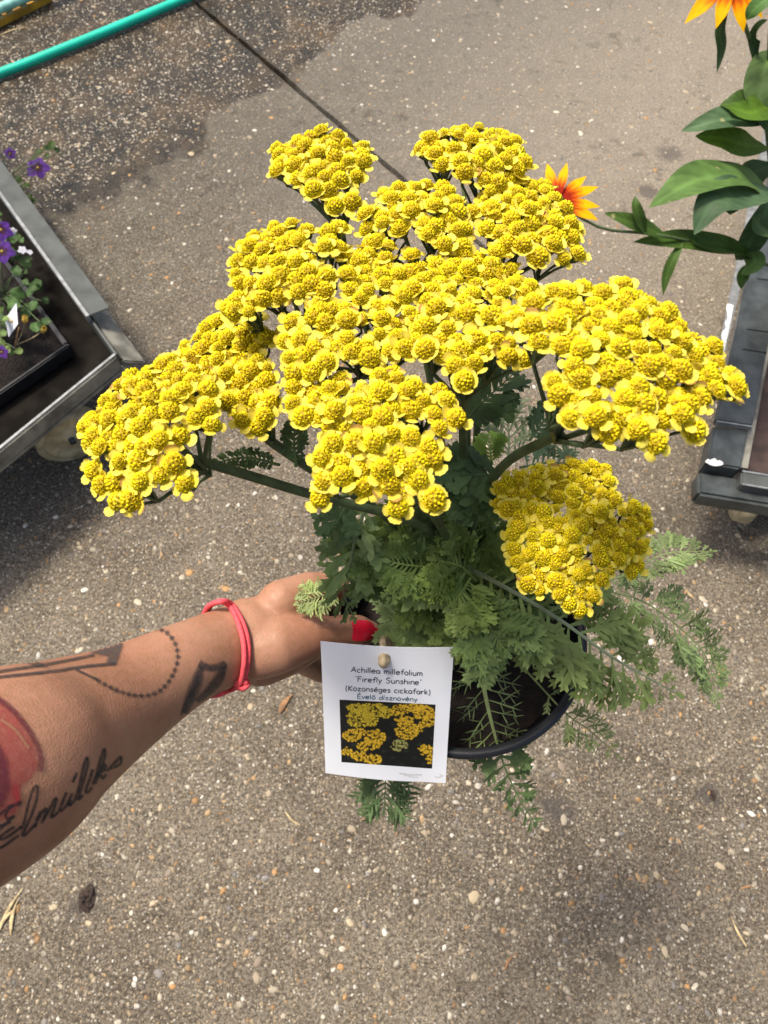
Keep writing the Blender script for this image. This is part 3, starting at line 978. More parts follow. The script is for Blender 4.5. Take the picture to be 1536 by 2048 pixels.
rr = random.Random(5)
heads = []        # (screen size, cluster index, matrix, mesh index)
clus = []
for ci, (nm, poly, d, lean, dome, way) in enumerate(CL):
    cx = sum(p[0] for p in poly) / len(poly); cy = sum(p[1] for p in poly) / len(poly)
    C0 = P(cx, cy, d)
    N = Vector((lean[0], lean[1], 1)).normalized()
    X = Vector((1, 0, 0)) - N * N.x; X.normalize(); Y = N.cross(X)
    L2 = []
    for (px, py) in poly:
        if 'middle' in nm or nm in ('upper', 'upper_left', 'left', 'left_back'): px, py = cx + (px - cx) * 1.09, cy + (py - cy) * 1.09
        r = ray(px, py)
        t = (C0 - CAM).dot(N) / r.dot(N)
        w = CAM + r * t - C0
        L2.append((w.dot(X), w.dot(Y)))
    # shrink a little: heads stick out past their centres
    gx = sum(p[0] for p in L2) / len(L2); gy = sum(p[1] for p in L2) / len(L2)
    L2s = []
    for (x, y) in L2:
        v = Vector((x - gx, y - gy)); l = v.length
        v = v * max(.2, (l * 1.05 - .0040) / l)
        L2s.append((gx + v.x, gy + v.y))
    rad = max(math.hypot(x - gx, y - gy) for x, y in L2s)
    sp = {'left_back': .0066, 'low_right': .0066}.get(nm, .0073)
    pts = []
    ny = int(rad * 2 / (sp * .866)) + 3
    ox = rr.uniform(0, sp); oy = rr.uniform(0, sp); an = rr.uniform(0, 1)
    for i in range(-ny, ny):
        for j in range(-ny, ny):
            x = (j + .5 * (i % 2)) * sp + ox; y = i * sp * .866 + oy
            x, y = x * math.cos(an) - y * math.sin(an), x * math.sin(an) + y * math.cos(an)
            x += gx + rr.uniform(-.24, .24) * sp; y += gy + rr.uniform(-.24, .24) * sp
            if inside(L2s, x, y) and rr.random() > .04: pts.append((x, y))
    clus.append((nm, C0, N, X, Y, gx, gy, rad, d, way, pts, dome))
    for (x, y) in pts:
        rn = math.hypot(x - gx, y - gy) / rad
        h = dome * (1 - 1.4 * rn * rn) * .6 + rr.gauss(0, .0013)
        p = C0 + X * x + Y * y + N * h
        od = (X * (x - gx) + Y * (y - gy)) / rad
        n2 = (N + od * rr.uniform(.35, .7) + Vector((rr.gauss(0, .13), rr.gauss(0, .13), 0))).normalized()
        s = rr.uniform(.90, 1.16) * (1 if rr.random() > .14 else .74)
        if nm == 'low_right': s *= .95
        q = Vector((0, 0, 1)).rotation_difference(n2) @ Quaternion((0, 0, 1), rr.uniform(0, 6.28))
        Mx = Matrix.LocRotScale(p, q, Vector((s, s, s)))
        heads.append([1 / (p - CAM).dot(FWD), ci, Mx, rr.randrange(len(HM)), n2])

order = sorted(range(len(heads)), key=lambda i: -heads[i][0])
keep = set(order[:295])
print('HEADS', len(heads))

# cluster branchwork + main stems
clobj = []
for ci, (nm, C0, N, X, Y, gx, gy, rad, d, way, pts, dome) in enumerate(clus):
    G = C0 + X * gx + Y * gy
    node = G - N * (.040 + rad * .25)
    wp = [P(*w) for w in way]
    node = node.lerp(wp[0], .75)
    mb = MB()
    mine = [h for h in heads if h[1] == ci]
    # secondary nodes on a coarse ring
    k = max(3, min(9, len(mine) // 6))
    cent = [mine[int(i * len(mine) / k)][2].translation.copy() for i in range(k)]
    for _ in range(6):
        grp = [[] for _ in range(k)]
        for h in mine:
            t = h[2].translation
            grp[min(range(k), key=lambda i: (cent[i] - t).length)].append(h)
        cent = [sum((h[2].translation for h in g), Vector()) / len(g) if g else c for g, c in zip(grp, cent)]
    for g, c in zip(grp, cent):
        if not g: continue
        sn = c - N * .016 + (node - c) * .14
        mb.tube(spline([node - N * .002, node.lerp(sn, .5) - N * .0005, sn], 6), [.0013, .00115, .0011, .0010, .0009, .0009], 6)
        for h in g:
            e = h[2] @ Vector((0, 0, -.0070))
            mb.tube(spline([sn, sn.lerp(e, .55) + (h[2].translation - sn).normalized() * .001 + N * .001, e], 5), [.0008, .0007, .0006, .0006, .0006], 5)
    c = mb.build('flower_cluster', M['stem'], yarrow, origin=node)
    clobj.append(c)
    # main stem with faint ribs
    pts_ = spline([node] + wp + [wp[-1].lerp(CROWN, .55) + Vector((rr.uniform(-.006, .006), rr.uniform(-.006, .006), 0)), CROWN + Vector((rr.uniform(-.012, .012), rr.uniform(-.012, .012), -.008))], 26)
    mb = MB()
    r0 = .0017 if nm in ('top_left', 'top', 'top_right', 'upper') else .0020
    mb.tube(pts_, [r0 * (1 + .35 * i / 25) for i in range(26)], 10)
    for k2 in range(5):
        w = 2 * math.pi * k2 / 5
        mb.tube([p + (Vector((1, 0, 0)) * math.cos(w) + UPV * math.sin(w)) * r0 * .95 for p in pts_], [r0 * .28] * 26, 4)
    mb.build('stem', M['stem'], yarrow)

rest = MB()
for i, (s, ci, Mx, mi, n2) in enumerate(heads):
    if i in keep:
        o = bpy.data.objects.new('flower_head', HMESH[mi])
        COL.objects.link(o)
        o.matrix_basis = Mx
        o.parent = clobj[ci]
        o.matrix_parent_inverse = WM(clobj[ci]).inverted()
    else:
        hm = HM[mi]
        v = HNP[mi] @ np.array(Mx.to_3x3()).T + np.array(Mx.translation)
        b = len(rest.v)
        rest.v += [tuple(p) for p in v]; rest.c += hm.c
        rest.f += [tuple(b + j for j in f) for f in hm.f]; rest.m += hm.m
rest_o = rest.build('flower_heads', [M['disc'], M['rays'], M['stem']], yarrow)
rest_o['kind'] = 'stuff'

# ------------------------------------------------------------------ yarrow leaves
GREENS = [(.085, .135, .045), (.072, .118, .042), (.100, .152, .047), (.066, .105, .044), (.110, .165, .050)]


def blade(mb, b, d, n, L, W, col, lift=0.0):
    s = d.cross(n)
    if s.length < 1e-6: return
    s.normalize()
    m1 = b + d * (L * .30); m2 = b + d * (L * .68) + n * lift * L
    mb.add([b - s * W * .18, b + s * W * .18, m1 + s * W * .40, m2 + s * W * .5, b + d * L + n * lift * L * 1.6, m2 - s * W * .5, m1 - s * W * .40],
           [(0, 1, 2, 6), (6, 2, 3, 5), (5, 3, 4)], 0, (*col, 1))


def fern(name, spine, hw, npair, seed, normal=None, bare=.08, wide=1.0, col=None, sub=3, mid=.0007, dens=1.0, parent=None, curl=.0, ang=62, profile=None, ribcol=None):
    """feathery leaf: rachis with pinnae that carry narrow lobes"""
    rr = random.Random(seed)
    pts = spline(spine, 40)
    L = sum((pts[i + 1] - pts[i]).length for i in range(39))
    mb = MB()
    col = col or rr.choice(GREENS)
    col = (col[0] * 2.6, col[1] * 2.35, col[2] * 2.0)
    nrm0 = Vector(normal) if normal is not None else (CAM - pts[20]).normalized() + Vector((rr.uniform(-.5, .5), rr.uniform(-.5, .5), .8))
    ribcol = ribcol or (col[0] * 1.3, col[1] * 1.25, col[2] * 1.25)
    mb.tube(pts, [mid * (1.15 - .75 * i / 39) for i in range(40)], 6, 0, (*ribcol, 1))
    for i in range(npair):
        t = bare + (1 - bare) * (i + .5) / npair
        x = t * 39; k = min(int(x), 38)
        p = pts[k].lerp(pts[k + 1], x - k)
        T = (pts[k + 1] - pts[max(k - 1, 0)]).normalized()
        N = (nrm0 - T * nrm0.dot(T)).normalized()
        S = T.cross(N)
        tt = (t - bare) / (1 - bare)
        pr = profile(tt) if profile else (math.sin(math.pi * min(1, (tt * .86 + .14))) ** .7)
        for sg in (-1, 1):
            pl = hw * pr * rr.uniform(.82, 1.12)
            if pl < .0015: continue
            a = math.radians(ang - 22 * tt + rr.uniform(-9, 9))
            d = (S * sg * math.sin(a) + T * math.cos(a) + N * rr.uniform(-.22, .28) - N * curl).normalized()
            n2 = (N + S * sg * rr.uniform(-.35, .35) + T * rr.uniform(-.35, .35)).normalized()
            y = rr.uniform(.78, 1.22)
            cc = (col[0] * y, col[1] * y, col[2] * y)
            w = pl * .062 * wide + .0006
            blade(mb, p, d, n2, pl, w * 1.2, cc, rr.uniform(-.1, .1))
            ns = max(2, int(sub * dens * (.5 + pr)))
            sN = n2; sS = d.cross(sN).normalized()
            for j in range(ns):
                u = .22 + .66 * (j + .5) / ns
                q = p + d * (pl * u)
                for s2 in (-1, 1):
                    ll = pl * (.40 - .20 * abs(u - .45)) * rr.uniform(.75, 1.2)
                    aa = math.radians(46 + rr.uniform(-10, 10))
                    dd = (d * math.cos(aa) + sS * s2 * math.sin(aa) + sN * rr.uniform(-.3, .3)).normalized()
                    blade(mb, q, dd, n2, ll, w * .95, cc, rr.uniform(-.1, .15))
                    if sub >= 4 and ll > .004:
                        for s3 in (-1, 1):
                            d3 = (dd * .75 + dd.cross(sN) * s3 * .66).normalized()
                            blade(mb, q + dd * ll * .5, d3, n2, ll * .42, w * .7, cc)
    # tip
    T = (pts[-1] - pts[-3]).normalized(); N = (nrm0 - T * nrm0.dot(T)).normalized()
    blade(mb, pts[-1], T, N, hw * .25, hw * .06 * wide + .001, col)
    return mb.build(name, M['leaf'], parent or yarrow, smooth=False)


def LP(*pts):
    return [P(*p) for p in pts]


NV = (0, -.3, 1)
# traced leaves (pixel position and depth along each midrib)
fern('leaf', LP((925, 1130, .462), (1020, 1180, .445), (1120, 1240, .445), (1230, 1318, .458), (1350, 1385, .480)), .042, 19, 1, wide=1.15, sub=5, col=(.115, .165, .055), ribcol=(.44, .50, .29), mid=.0015)
fern('leaf', LP((745, 985, .400), (715, 1060, .402), (700, 1130, .412), (688, 1185, .430), (708, 1236, .448)), .022, 10, 2, wide=3.0, sub=3, col=(.095, .148, .062), ribcol=(.22, .29, .14), mid=.0010, ang=58)
fern('leaf', LP((700, 1000, .395), (680, 1035, .395), (668, 1065, .40)), .015, 8, 22, wide=3.4, sub=2, col=(.065, .115, .05))
fern('leaf', LP((900, 1240, .478), (840, 1236, .472), (776, 1240, .474)), .030, 13, 3, wide=1.5, sub=4, col=(.110, .165, .070))
fern('leaf', LP((930, 1200, .480), (880, 1240, .472), (850, 1290, .476)), .026, 12, 4, wide=1.4, sub=4, col=(.100, .155, .065))
fern('leaf', LP((1050, 1160, .475), (1200, 1180, .500), (1290, 1205, .515), (1370, 1265, .530), (1415, 1320, .540), (1435, 1405, .545)), .026, 20, 5, wide=.9, sub=4, col=(.075, .115, .050), bare=.25)
fern('leaf', LP((1150, 1180, .495), (1250, 1150, .500), (1330, 1108, .505), (1425, 1102, .510)), .017, 14, 6, wide=.8, sub=4, col=(.08, .12, .05), bare=.3)
fern('leaf', LP((948, 1235, .487), (958, 1320, .480), (975, 1410, .482), (995, 1490, .490)), .026, 11, 7, wide=.22, sub=1, col=(.085, .125, .055), ribcol=(.34, .42, .17), mid=.0021, dens=.3, ang=72, profile=lambda t: .95)
fern('leaf', LP((990, 1470, .488), (1008, 1530, .492), (1035, 1590, .505), (1068, 1645, .520)), .024, 9, 8, wide=2.2, sub=3, col=(.055, .095, .04), profile=lambda t: .95 - .55 * t)
fern('leaf', LP((1000, 1290, .49), (1060, 1350, .487), (1130, 1425, .492), (1180, 1462, .505), (1240, 1515, .53)), .018, 10, 9, wide=.9, sub=3, col=(.10, .14, .055), bare=.35, mid=.0007)
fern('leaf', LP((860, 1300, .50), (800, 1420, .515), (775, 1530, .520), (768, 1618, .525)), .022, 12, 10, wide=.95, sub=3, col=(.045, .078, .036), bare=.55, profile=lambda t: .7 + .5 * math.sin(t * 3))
fern('leaf', LP((880, 1078, .43), (760, 1135, .445), (680, 1178, .455), (595, 1207, .465)), .014, 12, 11, wide=1.0, sub=3, col=(.12, .165, .07), bare=.68, ribcol=(.21, .26, .11))
fern('leaf', LP((592, 935, .347), (588, 880, .345), (592, 835, .348)), .0075, 10, 12, wide=3.0, sub=2, col=(.060, .105, .045))
fern('leaf', LP((560, 930, .352), (490, 915, .345), (405, 932, .335)), .0065, 16, 13, wide=2.6, sub=2, col=(.060, .105, .045))
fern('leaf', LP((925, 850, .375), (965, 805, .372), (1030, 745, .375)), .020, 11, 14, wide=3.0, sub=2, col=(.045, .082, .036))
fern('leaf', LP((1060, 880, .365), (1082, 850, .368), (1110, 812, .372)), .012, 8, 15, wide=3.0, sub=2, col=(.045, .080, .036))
fern('leaf', LP((1015, 925, .42), (1018, 870, .43), (1008, 805, .44)), .024, 9, 16, wide=.8, sub=3, col=(.110, .150, .085), ang=45)
fern('leaf', LP((985, 930, .40), (980, 900, .40), (982, 868, .405)), .011, 8, 17, wide=1.6, sub=3, col=(.16, .26, .05))
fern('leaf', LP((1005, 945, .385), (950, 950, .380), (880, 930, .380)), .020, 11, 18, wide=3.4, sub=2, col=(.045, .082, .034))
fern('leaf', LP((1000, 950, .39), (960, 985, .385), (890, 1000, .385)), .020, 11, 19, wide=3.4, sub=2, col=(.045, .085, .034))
fern('leaf', LP((1040, 935, .40), (1100, 925, .41), (1160, 930, .42)), .015, 11, 20, wide=1.4, sub=3, col=(.070, .115, .060))
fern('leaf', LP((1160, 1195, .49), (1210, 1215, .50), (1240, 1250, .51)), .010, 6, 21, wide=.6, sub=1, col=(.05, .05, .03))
# crown foliage filling the middle
rr = random.Random(21)
fol = [((700, 1110), (760, 1080)), ((720, 1170), (800, 1130)), ((745, 1060), (820, 1090)), ((790, 1160), (850, 1120)), ((840, 1040), (900, 1080)), ((880, 1000), (940, 1050)),
       ((870, 1120), (930, 1150)), ((940, 990), (970, 1060)), ((800, 1200), (880, 1180)), ((980, 1080), (960, 1130)), 
       ((1000, 1040), (960, 1110)), ((900, 1210), (930, 1170)), ((760, 1120), (860, 1130)), ((900, 1080), (930, 1130)), ((850, 980), (900, 1040)),
       ((1010, 1300), (960, 1220)), ((900, 1290), (935, 1210)), ((690, 1090), (790, 1080)), ((830, 1080), (890, 1120)), ((780, 1010), (850, 1060))]
for i, (tip, base) in enumerate(fol):
    dt = rr.uniform(.415, .465); db = dt + rr.uniform(.012, .035)
    bx = base[0] + (base[0] - tip[0]) * .35; by = base[1] + (base[1] - tip[1]) * .35
    m_ = ((tip[0] + bx) / 2 + rr.uniform(-14, 14), (tip[1] + by) / 2 + rr.uniform(-14, 14))
    br = rr.random() < .22
    fern('leaf', LP((bx, by, db), (m_[0], m_[1], (dt + db) / 2 - .008), (tip[0], tip[1], dt)), rr.uniform(.019, .028), rr.choice((12, 13, 14)), 40 + i,
         wide=2.4 if br else 1.15, sub=3 if br else 5, col=rr.choice(GREENS), mid=.0008)
# deeper, low leaves so the crown does not look hollow
for i in range(16):
    a = rr.uniform(0, 6.28); l = rr.uniform(.05, .085)
    b = CROWN + Vector((rr.uniform(-.012, .012), rr.uniform(-.012, .012), 0))
    e = b + Vector((math.cos(a) * l, math.sin(a) * l * .8 + .012, rr.uniform(.02, .055)))
    if e.y < POTC.y - .045: e.y = POTC.y - .02
    fern('leaf', [b, b.lerp(e, .5) + Vector((0, 0, .022)), e], rr.uniform(.016, .026), 10, 80 + i, wide=1.5, sub=4, col=rr.choice(GREENS))
# a withered wiry stem by the lowest flower head
mb = MB()
mb.tube(spline(LP((1170, 1185, .49), (1205, 1215, .495), (1228, 1240, .50), (1234, 1275, .505)), 14), [.0009] * 14, 6)
mb.tube(spline(LP((1190, 1205, .492), (1170, 1235, .495), (1185, 1240, .497), (1205, 1222, .499)), 14), [.0005] * 14, 5)
o = mb.build('withered_stem', M['clod'], yarrow)

# ------------------------------------------------------------------ plant label card
ctl = P(641, 1283, .430); ctr = P(908, 1295, .430); cbr = P(891, 1564, .478); cbl = P(651, 1546, .478)
CN = (ctr - ctl).cross(cbl - ctl).normalized()
if CN.dot(CAM - ctl) < 0: CN = -CN


def card_pt(s, t, off=0.0):
    a = ctl.lerp(ctr, s); b = cbl.lerp(cbr, s)
    bow = .0022 * math.sin(math.pi * s) - .0012 * math.sin(math.pi * t) + .0010 * max(0, s - .8) * max(0, t - .75) * 20
    return a.lerp(b, t) + CN * (bow + off)


card = thing('plant_label', 'white printed plant label card with flower photo hanging on the black pot', 'label card', card_pt(.5, 1))
mb = MB()
mb.grid([[card_pt(i / 24, j / 24) for i in range(25)] for j in range(25)])
mb.grid([[card_pt(i / 24, j / 24, -.0004) for i in range(24, -1, -1)] for j in range(25)])
# rim of the paper
for a, b in (((0, 0), (1, 0)), ((1, 0), (1, 1)), ((1, 1), (0, 1)), ((0, 1), (0, 0))):
    row = [[card_pt(a[0] + (b[0] - a[0]) * i / 24, a[1] + (b[1] - a[1]) * i / 24, o_) for i in range(25)] for o_ in (0, -.0004)]
    mb.grid(row)
paper = mb.build('paper', M['paper'], card)
card_bvh = BVHTree.FromPolygons([Vector(v) for v in mb.v[:625]], mb.f[:576])


def hit(bvh, px, py, off):
    r = ray(px, py).normalized()
    loc, n, i, d = bvh.ray_cast(CAM, r)
    if loc is None: return None
    if n.dot(r) > 0: n = -n
    return loc + n * off


def resample(pts, step):
    out = [Vector((p[0], p[1])) for p in pts[:1]]
    for a, b in zip(pts[:-1], pts[1:]):
        a = Vector((a[0], a[1])); b = Vector((b[0], b[1]))
        n = max(1, int((b - a).length / step))
        for i in range(1, n + 1): out.append(a.lerp(b, i / n))
    return out


def stroke(mb, bvh, pts, width, off, col=(1, 1, 1), soft=True, step=3.0, alpha=.9, taper=False):
    q = resample(pts, step)
    if len(q) < 2: return
    cols = ((-.75, 0), (-.32, 1), (.32, 1), (.75, 0)) if soft else ((-.5, 1), (.5, 1))
    rows = []; crow = []
    for i, p in enumerate(q):
        t = q[min(i + 1, len(q) - 1)] - q[max(i - 1, 0)]
        if t.length < 1e-6: t = Vector((1, 0))
        t.normalize(); n = Vector((-t.y, t.x))
        w = width * (1 if not taper else .45 + .55 * math.sin(math.pi * i / (len(q) - 1)))
        row = []; cr = []
        ok = True
        end = 0 if soft and (i == 0 or i == len(q) - 1) else 1
        for (o_, a_) in cols:
            h = hit(bvh, p.x + n.x * o_ * w, p.y + n.y * o_ * w, off)
            if h is None: ok = False; break
            row.append(h); cr.append((*col, a_ * alpha * end))
        if ok: rows.append(row); crow.append(cr)
        else:
            if len(rows) > 1: mb.grid(rows, 0, crow)
            rows = []; crow = []
    if len(rows) > 1: mb.grid(rows, 0, crow)


def arc(cx, cy, rx, ry, a0, a1, n=12):
    return [(cx + rx * math.cos(math.radians(a0 + (a1 - a0) * i / n)), cy + ry * math.sin(math.radians(a0 + (a1 - a0) * i / n))) for i in range(n + 1)]


def glyphs():
    g = {}
    xh = .62
    arch = lambda x: [(x, .36)] + arc(x + .24, .36, .22, .26, 180, 0) + [(x + .47, 0)]
    g['A'] = (.84, [[(0, 0), (.40, 1), (.74, 0)], [(.14, .36), (.62, .36)]])
    g['c'] = (.60, [arc(.30, .31, .27, .31, 48, 312)])
    g['h'] = (.62, [[(.05, 1.02), (.05, 0)], arch(.05)])
    g['i'] = (.22, [[(.07, xh), (.07, 0)], [(.06, .86), (.09, .90)]])
    g['l'] = (.22, [[(.07, 1.02), (.07, 0)]])
    g['e'] = (.66, [[(.05, .32), (.57, .36)] + arc(.31, .33, .27, .30, 6, 175) + arc(.32, .31, .28, .31, 180, 318)])
    g['a'] = (.66, [arc(.29, .30, .26, .30, 60, 400), [(.55, .62), (.55, .22), (.63, 0)]])
    g['m'] = (.92, [[(.06, xh), (.06, 0)], [(.06, .38)] + arc(.23, .38, .17, .24, 180, 0) + [(.41, .03)], [(.41, .38)] + arc(.59, .38, .17, .24, 180, 0) + [(.78, 0)]])
    g['f'] = (.50, [[(.50, .95), (.38, 1.0), (.27, .92), (.22, .7), (.20, 0)], [(.02, .58), (.44, .60)]])
    g['o'] = (.64, [arc(.30, .31, .26, .31, 0, 360)])
    g['u'] = (.62, [[(.06, xh), (.07, .25)] + arc(.27, .25, .20, .25, 180, 350), [(.50, xh), (.52, 0)]])
    g['F'] = (.70, [[(.10, 1), (.08, 0)], [(.10, .98), (.62, 1.0)], [(.10, .55), (.52, .56)]])
    g['r'] = (.48, [[(.07, xh), (.07, 0)], [(.07, .33), (.18, .53), (.32, .60), (.44, .55)]])
    g['y'] = (.58, [[(.03, xh), (.28, .08)], [(.53, xh), (.28, .08), (.10, -.32)]])
    g['S'] = (.76, [[(.62, .86), (.50, .97), (.32, 1.0), (.14, .92), (.08, .76), (.20, .60), (.45, .52), (.62, .38), (.62, .18), (.45, .03), (.22, .01), (.04, .12)]])
    g['n'] = (.60, [[(.07, xh), (.07, 0)], arch(.07)])
    g['s'] = (.54, [[(.44, .54), (.30, .62), (.12, .55), (.10, .42), (.30, .33), (.46, .22), (.40, .06), (.22, .0), (.04, .07)]])
    g['('] = (.36, [arc(.42, .38, .36, .72, 125, 235)])
    g[')'] = (.36, [arc(-.10, .38, .36, .72, 55, -55)])
    g['K'] = (.72, [[(.08, 1), (.07, 0)], [(.60, .98), (.10, .46), (.64, 0)]])
    g['z'] = (.58, [[(.05, .60), (.50, .60), (.05, .02), (.54, .02)]])
    g['g'] = (.62, [arc(.28, .31, .24, .29, 40, 400), [(.53, xh), (.52, -.12), (.40, -.32), (.18, -.32), (.06, -.22)]])
    g['k'] = (.58, [[(.07, 1.02), (.07, 0)], [(.48, xh), (.08, .28), (.52, 0)]])
    g['v'] = (.54, [[(.03, xh), (.25, 0), (.50, xh)]])
    g['d'] = (.64, [arc(.28, .30, .25, .30, 20, 380), [(.54, 1.02), (.54, 0)]])
    g['E'] = (.68, [[(.58, 1), (.10, 1), (.08, 0), (.60, .01)], [(.10, .53), (.52, .54)]])
    g["'"] = (.28, [[(.12, 1.05), (.09, .84)]])
    g['’'] = (.30, [[(.20, 1.05), (.08, .80)]])
    g['ö'] = (.64, g['o'][1] + [[(.17, .84), (.20, .87)], [(.41, .84), (.44, .87)]])
    g['é'] = (.66, g['e'][1] + [[(.24, .78), (.42, .98)]])
    g['É'] = (.68, g['E'][1] + [[(.26, 1.14), (.44, 1.34)]])
    g['ő'] = (.64, g['o'][1] + [[(.16, .76), (.26, .96)], [(.38, .76), (.50, .96)]])
    g['í'] = (.24, [[(.07, xh), (.07, 0)], [(.05, .76), (.20, .98)]])
    return g


GL = glyphs()


def text_line(name, s, x0, y0, x1, y1, cap, width, mat):
    adv = sum(GL[c][0] if c != ' ' else .42 for c in s) * 1.0 + .06 * (len(s) - 1)
    L = math.hypot(x1 - x0, y1 - y0)
    dx, dy = (x1 - x0) / L, (y1 - y0) / L
    kx = L / adv
    mb = MB()
    cur = 0
    for c in s:
        if c == ' ':
            cur += .48; continue
        w, st = GL[c]
        for poly in st:
            pts = [(x0 + dx * (cur + p[0]) * kx + dy * p[1] * cap, y0 + dy * (cur + p[0]) * kx - dx * p[1] * cap) for p in poly]
            stroke(mb, card_bvh, pts, width, .00022, soft=False, step=1.5)
        cur += w + .06
    return mb.build(name, M[mat], card, smooth=False)


text_line('printed_text', 'Achillea millefolium', 702, 1343.5, 846, 1351.5, 10.5, 1.6, 'ink')
text_line('printed_text', "'Firefly Sunshine’", 710, 1362.5, 843, 1369.5, 10.5, 1.6, 'ink')
text_line('printed_text', '(Közönséges cickafark)', 691, 1380.5, 861, 1388.5, 10.0, 1.6, 'ink')
text_line('printed_text', 'Évelő dísznövény', 714, 1396.5, 835, 1402.5, 8.8, 1.5, 'ink_teal')

# printed flower photograph on the card: flat picture built from coloured points
rr = random.Random(31)
# clumps traced on the card zoom: centre, radii (card-zoom pixels), tone
ZC = [(470, 750, 120, 45, 0), (600, 760, 150, 60, 0), (480, 850, 130, 85, 0), (590, 860, 75, 60, 0), (720, 790, 70, 55, 0), (860, 770, 85, 55, 1), (1000, 740, 110, 40, 1), (1090, 790, 105, 70, 1),
      (1140, 860, 60, 65, 1), (900, 855, 95, 26, 1), (930, 960, 115, 90, 1), (1050, 930, 55, 45, 1), (400, 1010, 90, 62, 1), (470, 980, 60, 40, 1), (620, 1030, 105, 80, 1), (560, 1110, 110, 48, 1),
      (855, 1105, 82, 55, 2), (350, 1165, 52, 42, 1), (460, 1200, 80, 52, 1), (600, 1240, 85, 55, 1), (1110, 1150, 75, 50, 1), (1155, 1230, 40, 55, 1)]
ql = [(679, 1399), (871, 1409), (864, 1537), (683, 1524)]
NX, NYY = 170, 116
spots = []
for (cx, cy, rx, ry, tone) in ZC:
    n = int(rx * ry / 75)
    for _ in range(n):
        a = rr.uniform(0, 6.28); q = math.sqrt(rr.random())
        spots.append((cx + rx * q * math.cos(a), cy + ry * q * math.sin(a), rr.uniform(7, 13), tone, rr.uniform(.65, 1.15)))
sp = np.array([(s[0], s[1], s[2], s[3], s[4]) for s in spots])
rows = []; cols = []
for j in range(NYY):
    row = []; cr = []
    for i in range(NX):
        s = i / (NX - 1); t = j / (NYY - 1)
        x = (ql[0][0] * (1 - s) + ql[1][0] * s) * (1 - t) + (ql[3][0] * (1 - s) + ql[2][0] * s) * t
        y = (ql[0][1] * (1 - s) + ql[1][1] * s) * (1 - t) + (ql[3][1] * (1 - s) + ql[2][1] * s) * t
        row.append(hit(card_bvh, x, y, .0001))
        zx, zy = (x - 620) * 4.8, (y - 1260) * 4.8
        d = np.hypot(sp[:, 0] - zx, (sp[:, 1] - zy) * 1.25) / sp[:, 2]
        k = int(np.argmin(d))
        c = (.010, .011, .010)
        if math.sin(zx * .03 + zy * .01) * math.sin(zy * .05) > .75: c = (.018, .024, .018)
        if d[k] < 1.0:
            sh = sp[k, 4] * (1.0 - .45 * d[k] ** 2)
            b = ((.60, .46, .035), (.70, .44, .030), (.34, .35, .12))[int(sp[k, 3])]
            c = (b[0] * sh, b[1] * sh, b[2] * sh)
        elif d[k] < 1.5:
            c = (.060, .040, .006)
        cr.append((*c, 1))
    rows.append(row); cols.append(cr)
mb = MB(); mb.grid(rows, 0, cols)
mb.build('printed_photo', M['print'], card)
# dirt smears on the lower corner
mb = MB()
for (a, b, w) in (((797, 1546), (845, 1549), 3), ((806, 1549), (838, 1554), 2), ((868, 1553), (886, 1552), 3), ((878, 1546), (889, 1551), 2)):
    stroke(mb, card_bvh, [a, ((a[0] + b[0]) / 2, (a[1] + b[1]) / 2 + 2), b], w, .0002, (.30, .22, .14), True, 2, .25)
mb.build('smudge', M['tattoo'], card)
# peg pushed through the card, stick behind it running to the soil
pg = P(770, 1319, .4305)
pb = card_pt(.478, .088)
ax = (CN + Vector((-.10, .05, .10))).normalized()
mb = MB()
n = 14
rows = []
for (r, z) in ((.0005, -.002), (.0038, -.002), (.0041, .0003), (.0038, .002), (.0033, .004), (.0024, .0056), (.0012, .0066), (.0002, .0070)):
    row = []
    for k in range(n + 1):
        w = 2 * math.pi * (k % n) / n
        a1 = Vector((1, 0, 0)); a1 = (a1 - ax * a1.dot(ax)).normalized(); a2 = ax.cross(a1)
        q = .84 * r * (1 + .14 * math.sin(3 * w + z * 900))
        row.append(pb + ax * z + a1 * q * math.cos(w) + a2 * q * 1.4 * math.sin(w))
    rows.append(row)
mb.grid(rows)
mb.build('peg', M['peg'], card)
mb = MB()
mb.tube(spline([pb - CN * .001, pb - CN * .014 + Vector((.002, .004, -.006)), POTC + Vector((-.020, -.048, -.028))], 12), .0021, 8)
mb.build('stick', M['peg'], card)

# ------------------------------------------------------------------ arm and hand (one continuous skin)
W_ = P(462, 1290, .470)
A_ = P(0, 1532, .340)
EL = A_ + (A_ - W_) * .62 + Vector((-.012, -.01, .01))
SH = Vector((-.27, -.25, 1.30))
mb = MB()
ctr_pts = [SH, SH.lerp(EL, .5), EL, A_.lerp(EL, .5), A_, P(120, 1466, .372), P(247, 1398, .408), P(367, 1330, .440), W_, P(505, 1272, .478)]
rad_ = [.054, .050, .0470, .0468, .0454, .0380, .0304, .0254, .0250, .0260]
cp_ = spline(ctr_pts, 60)
rp_ = [p.x for p in spline([Vector((r, 0, 0)) for r in rad_], 60)]
mb.capsule(cp_, rp_, 32)
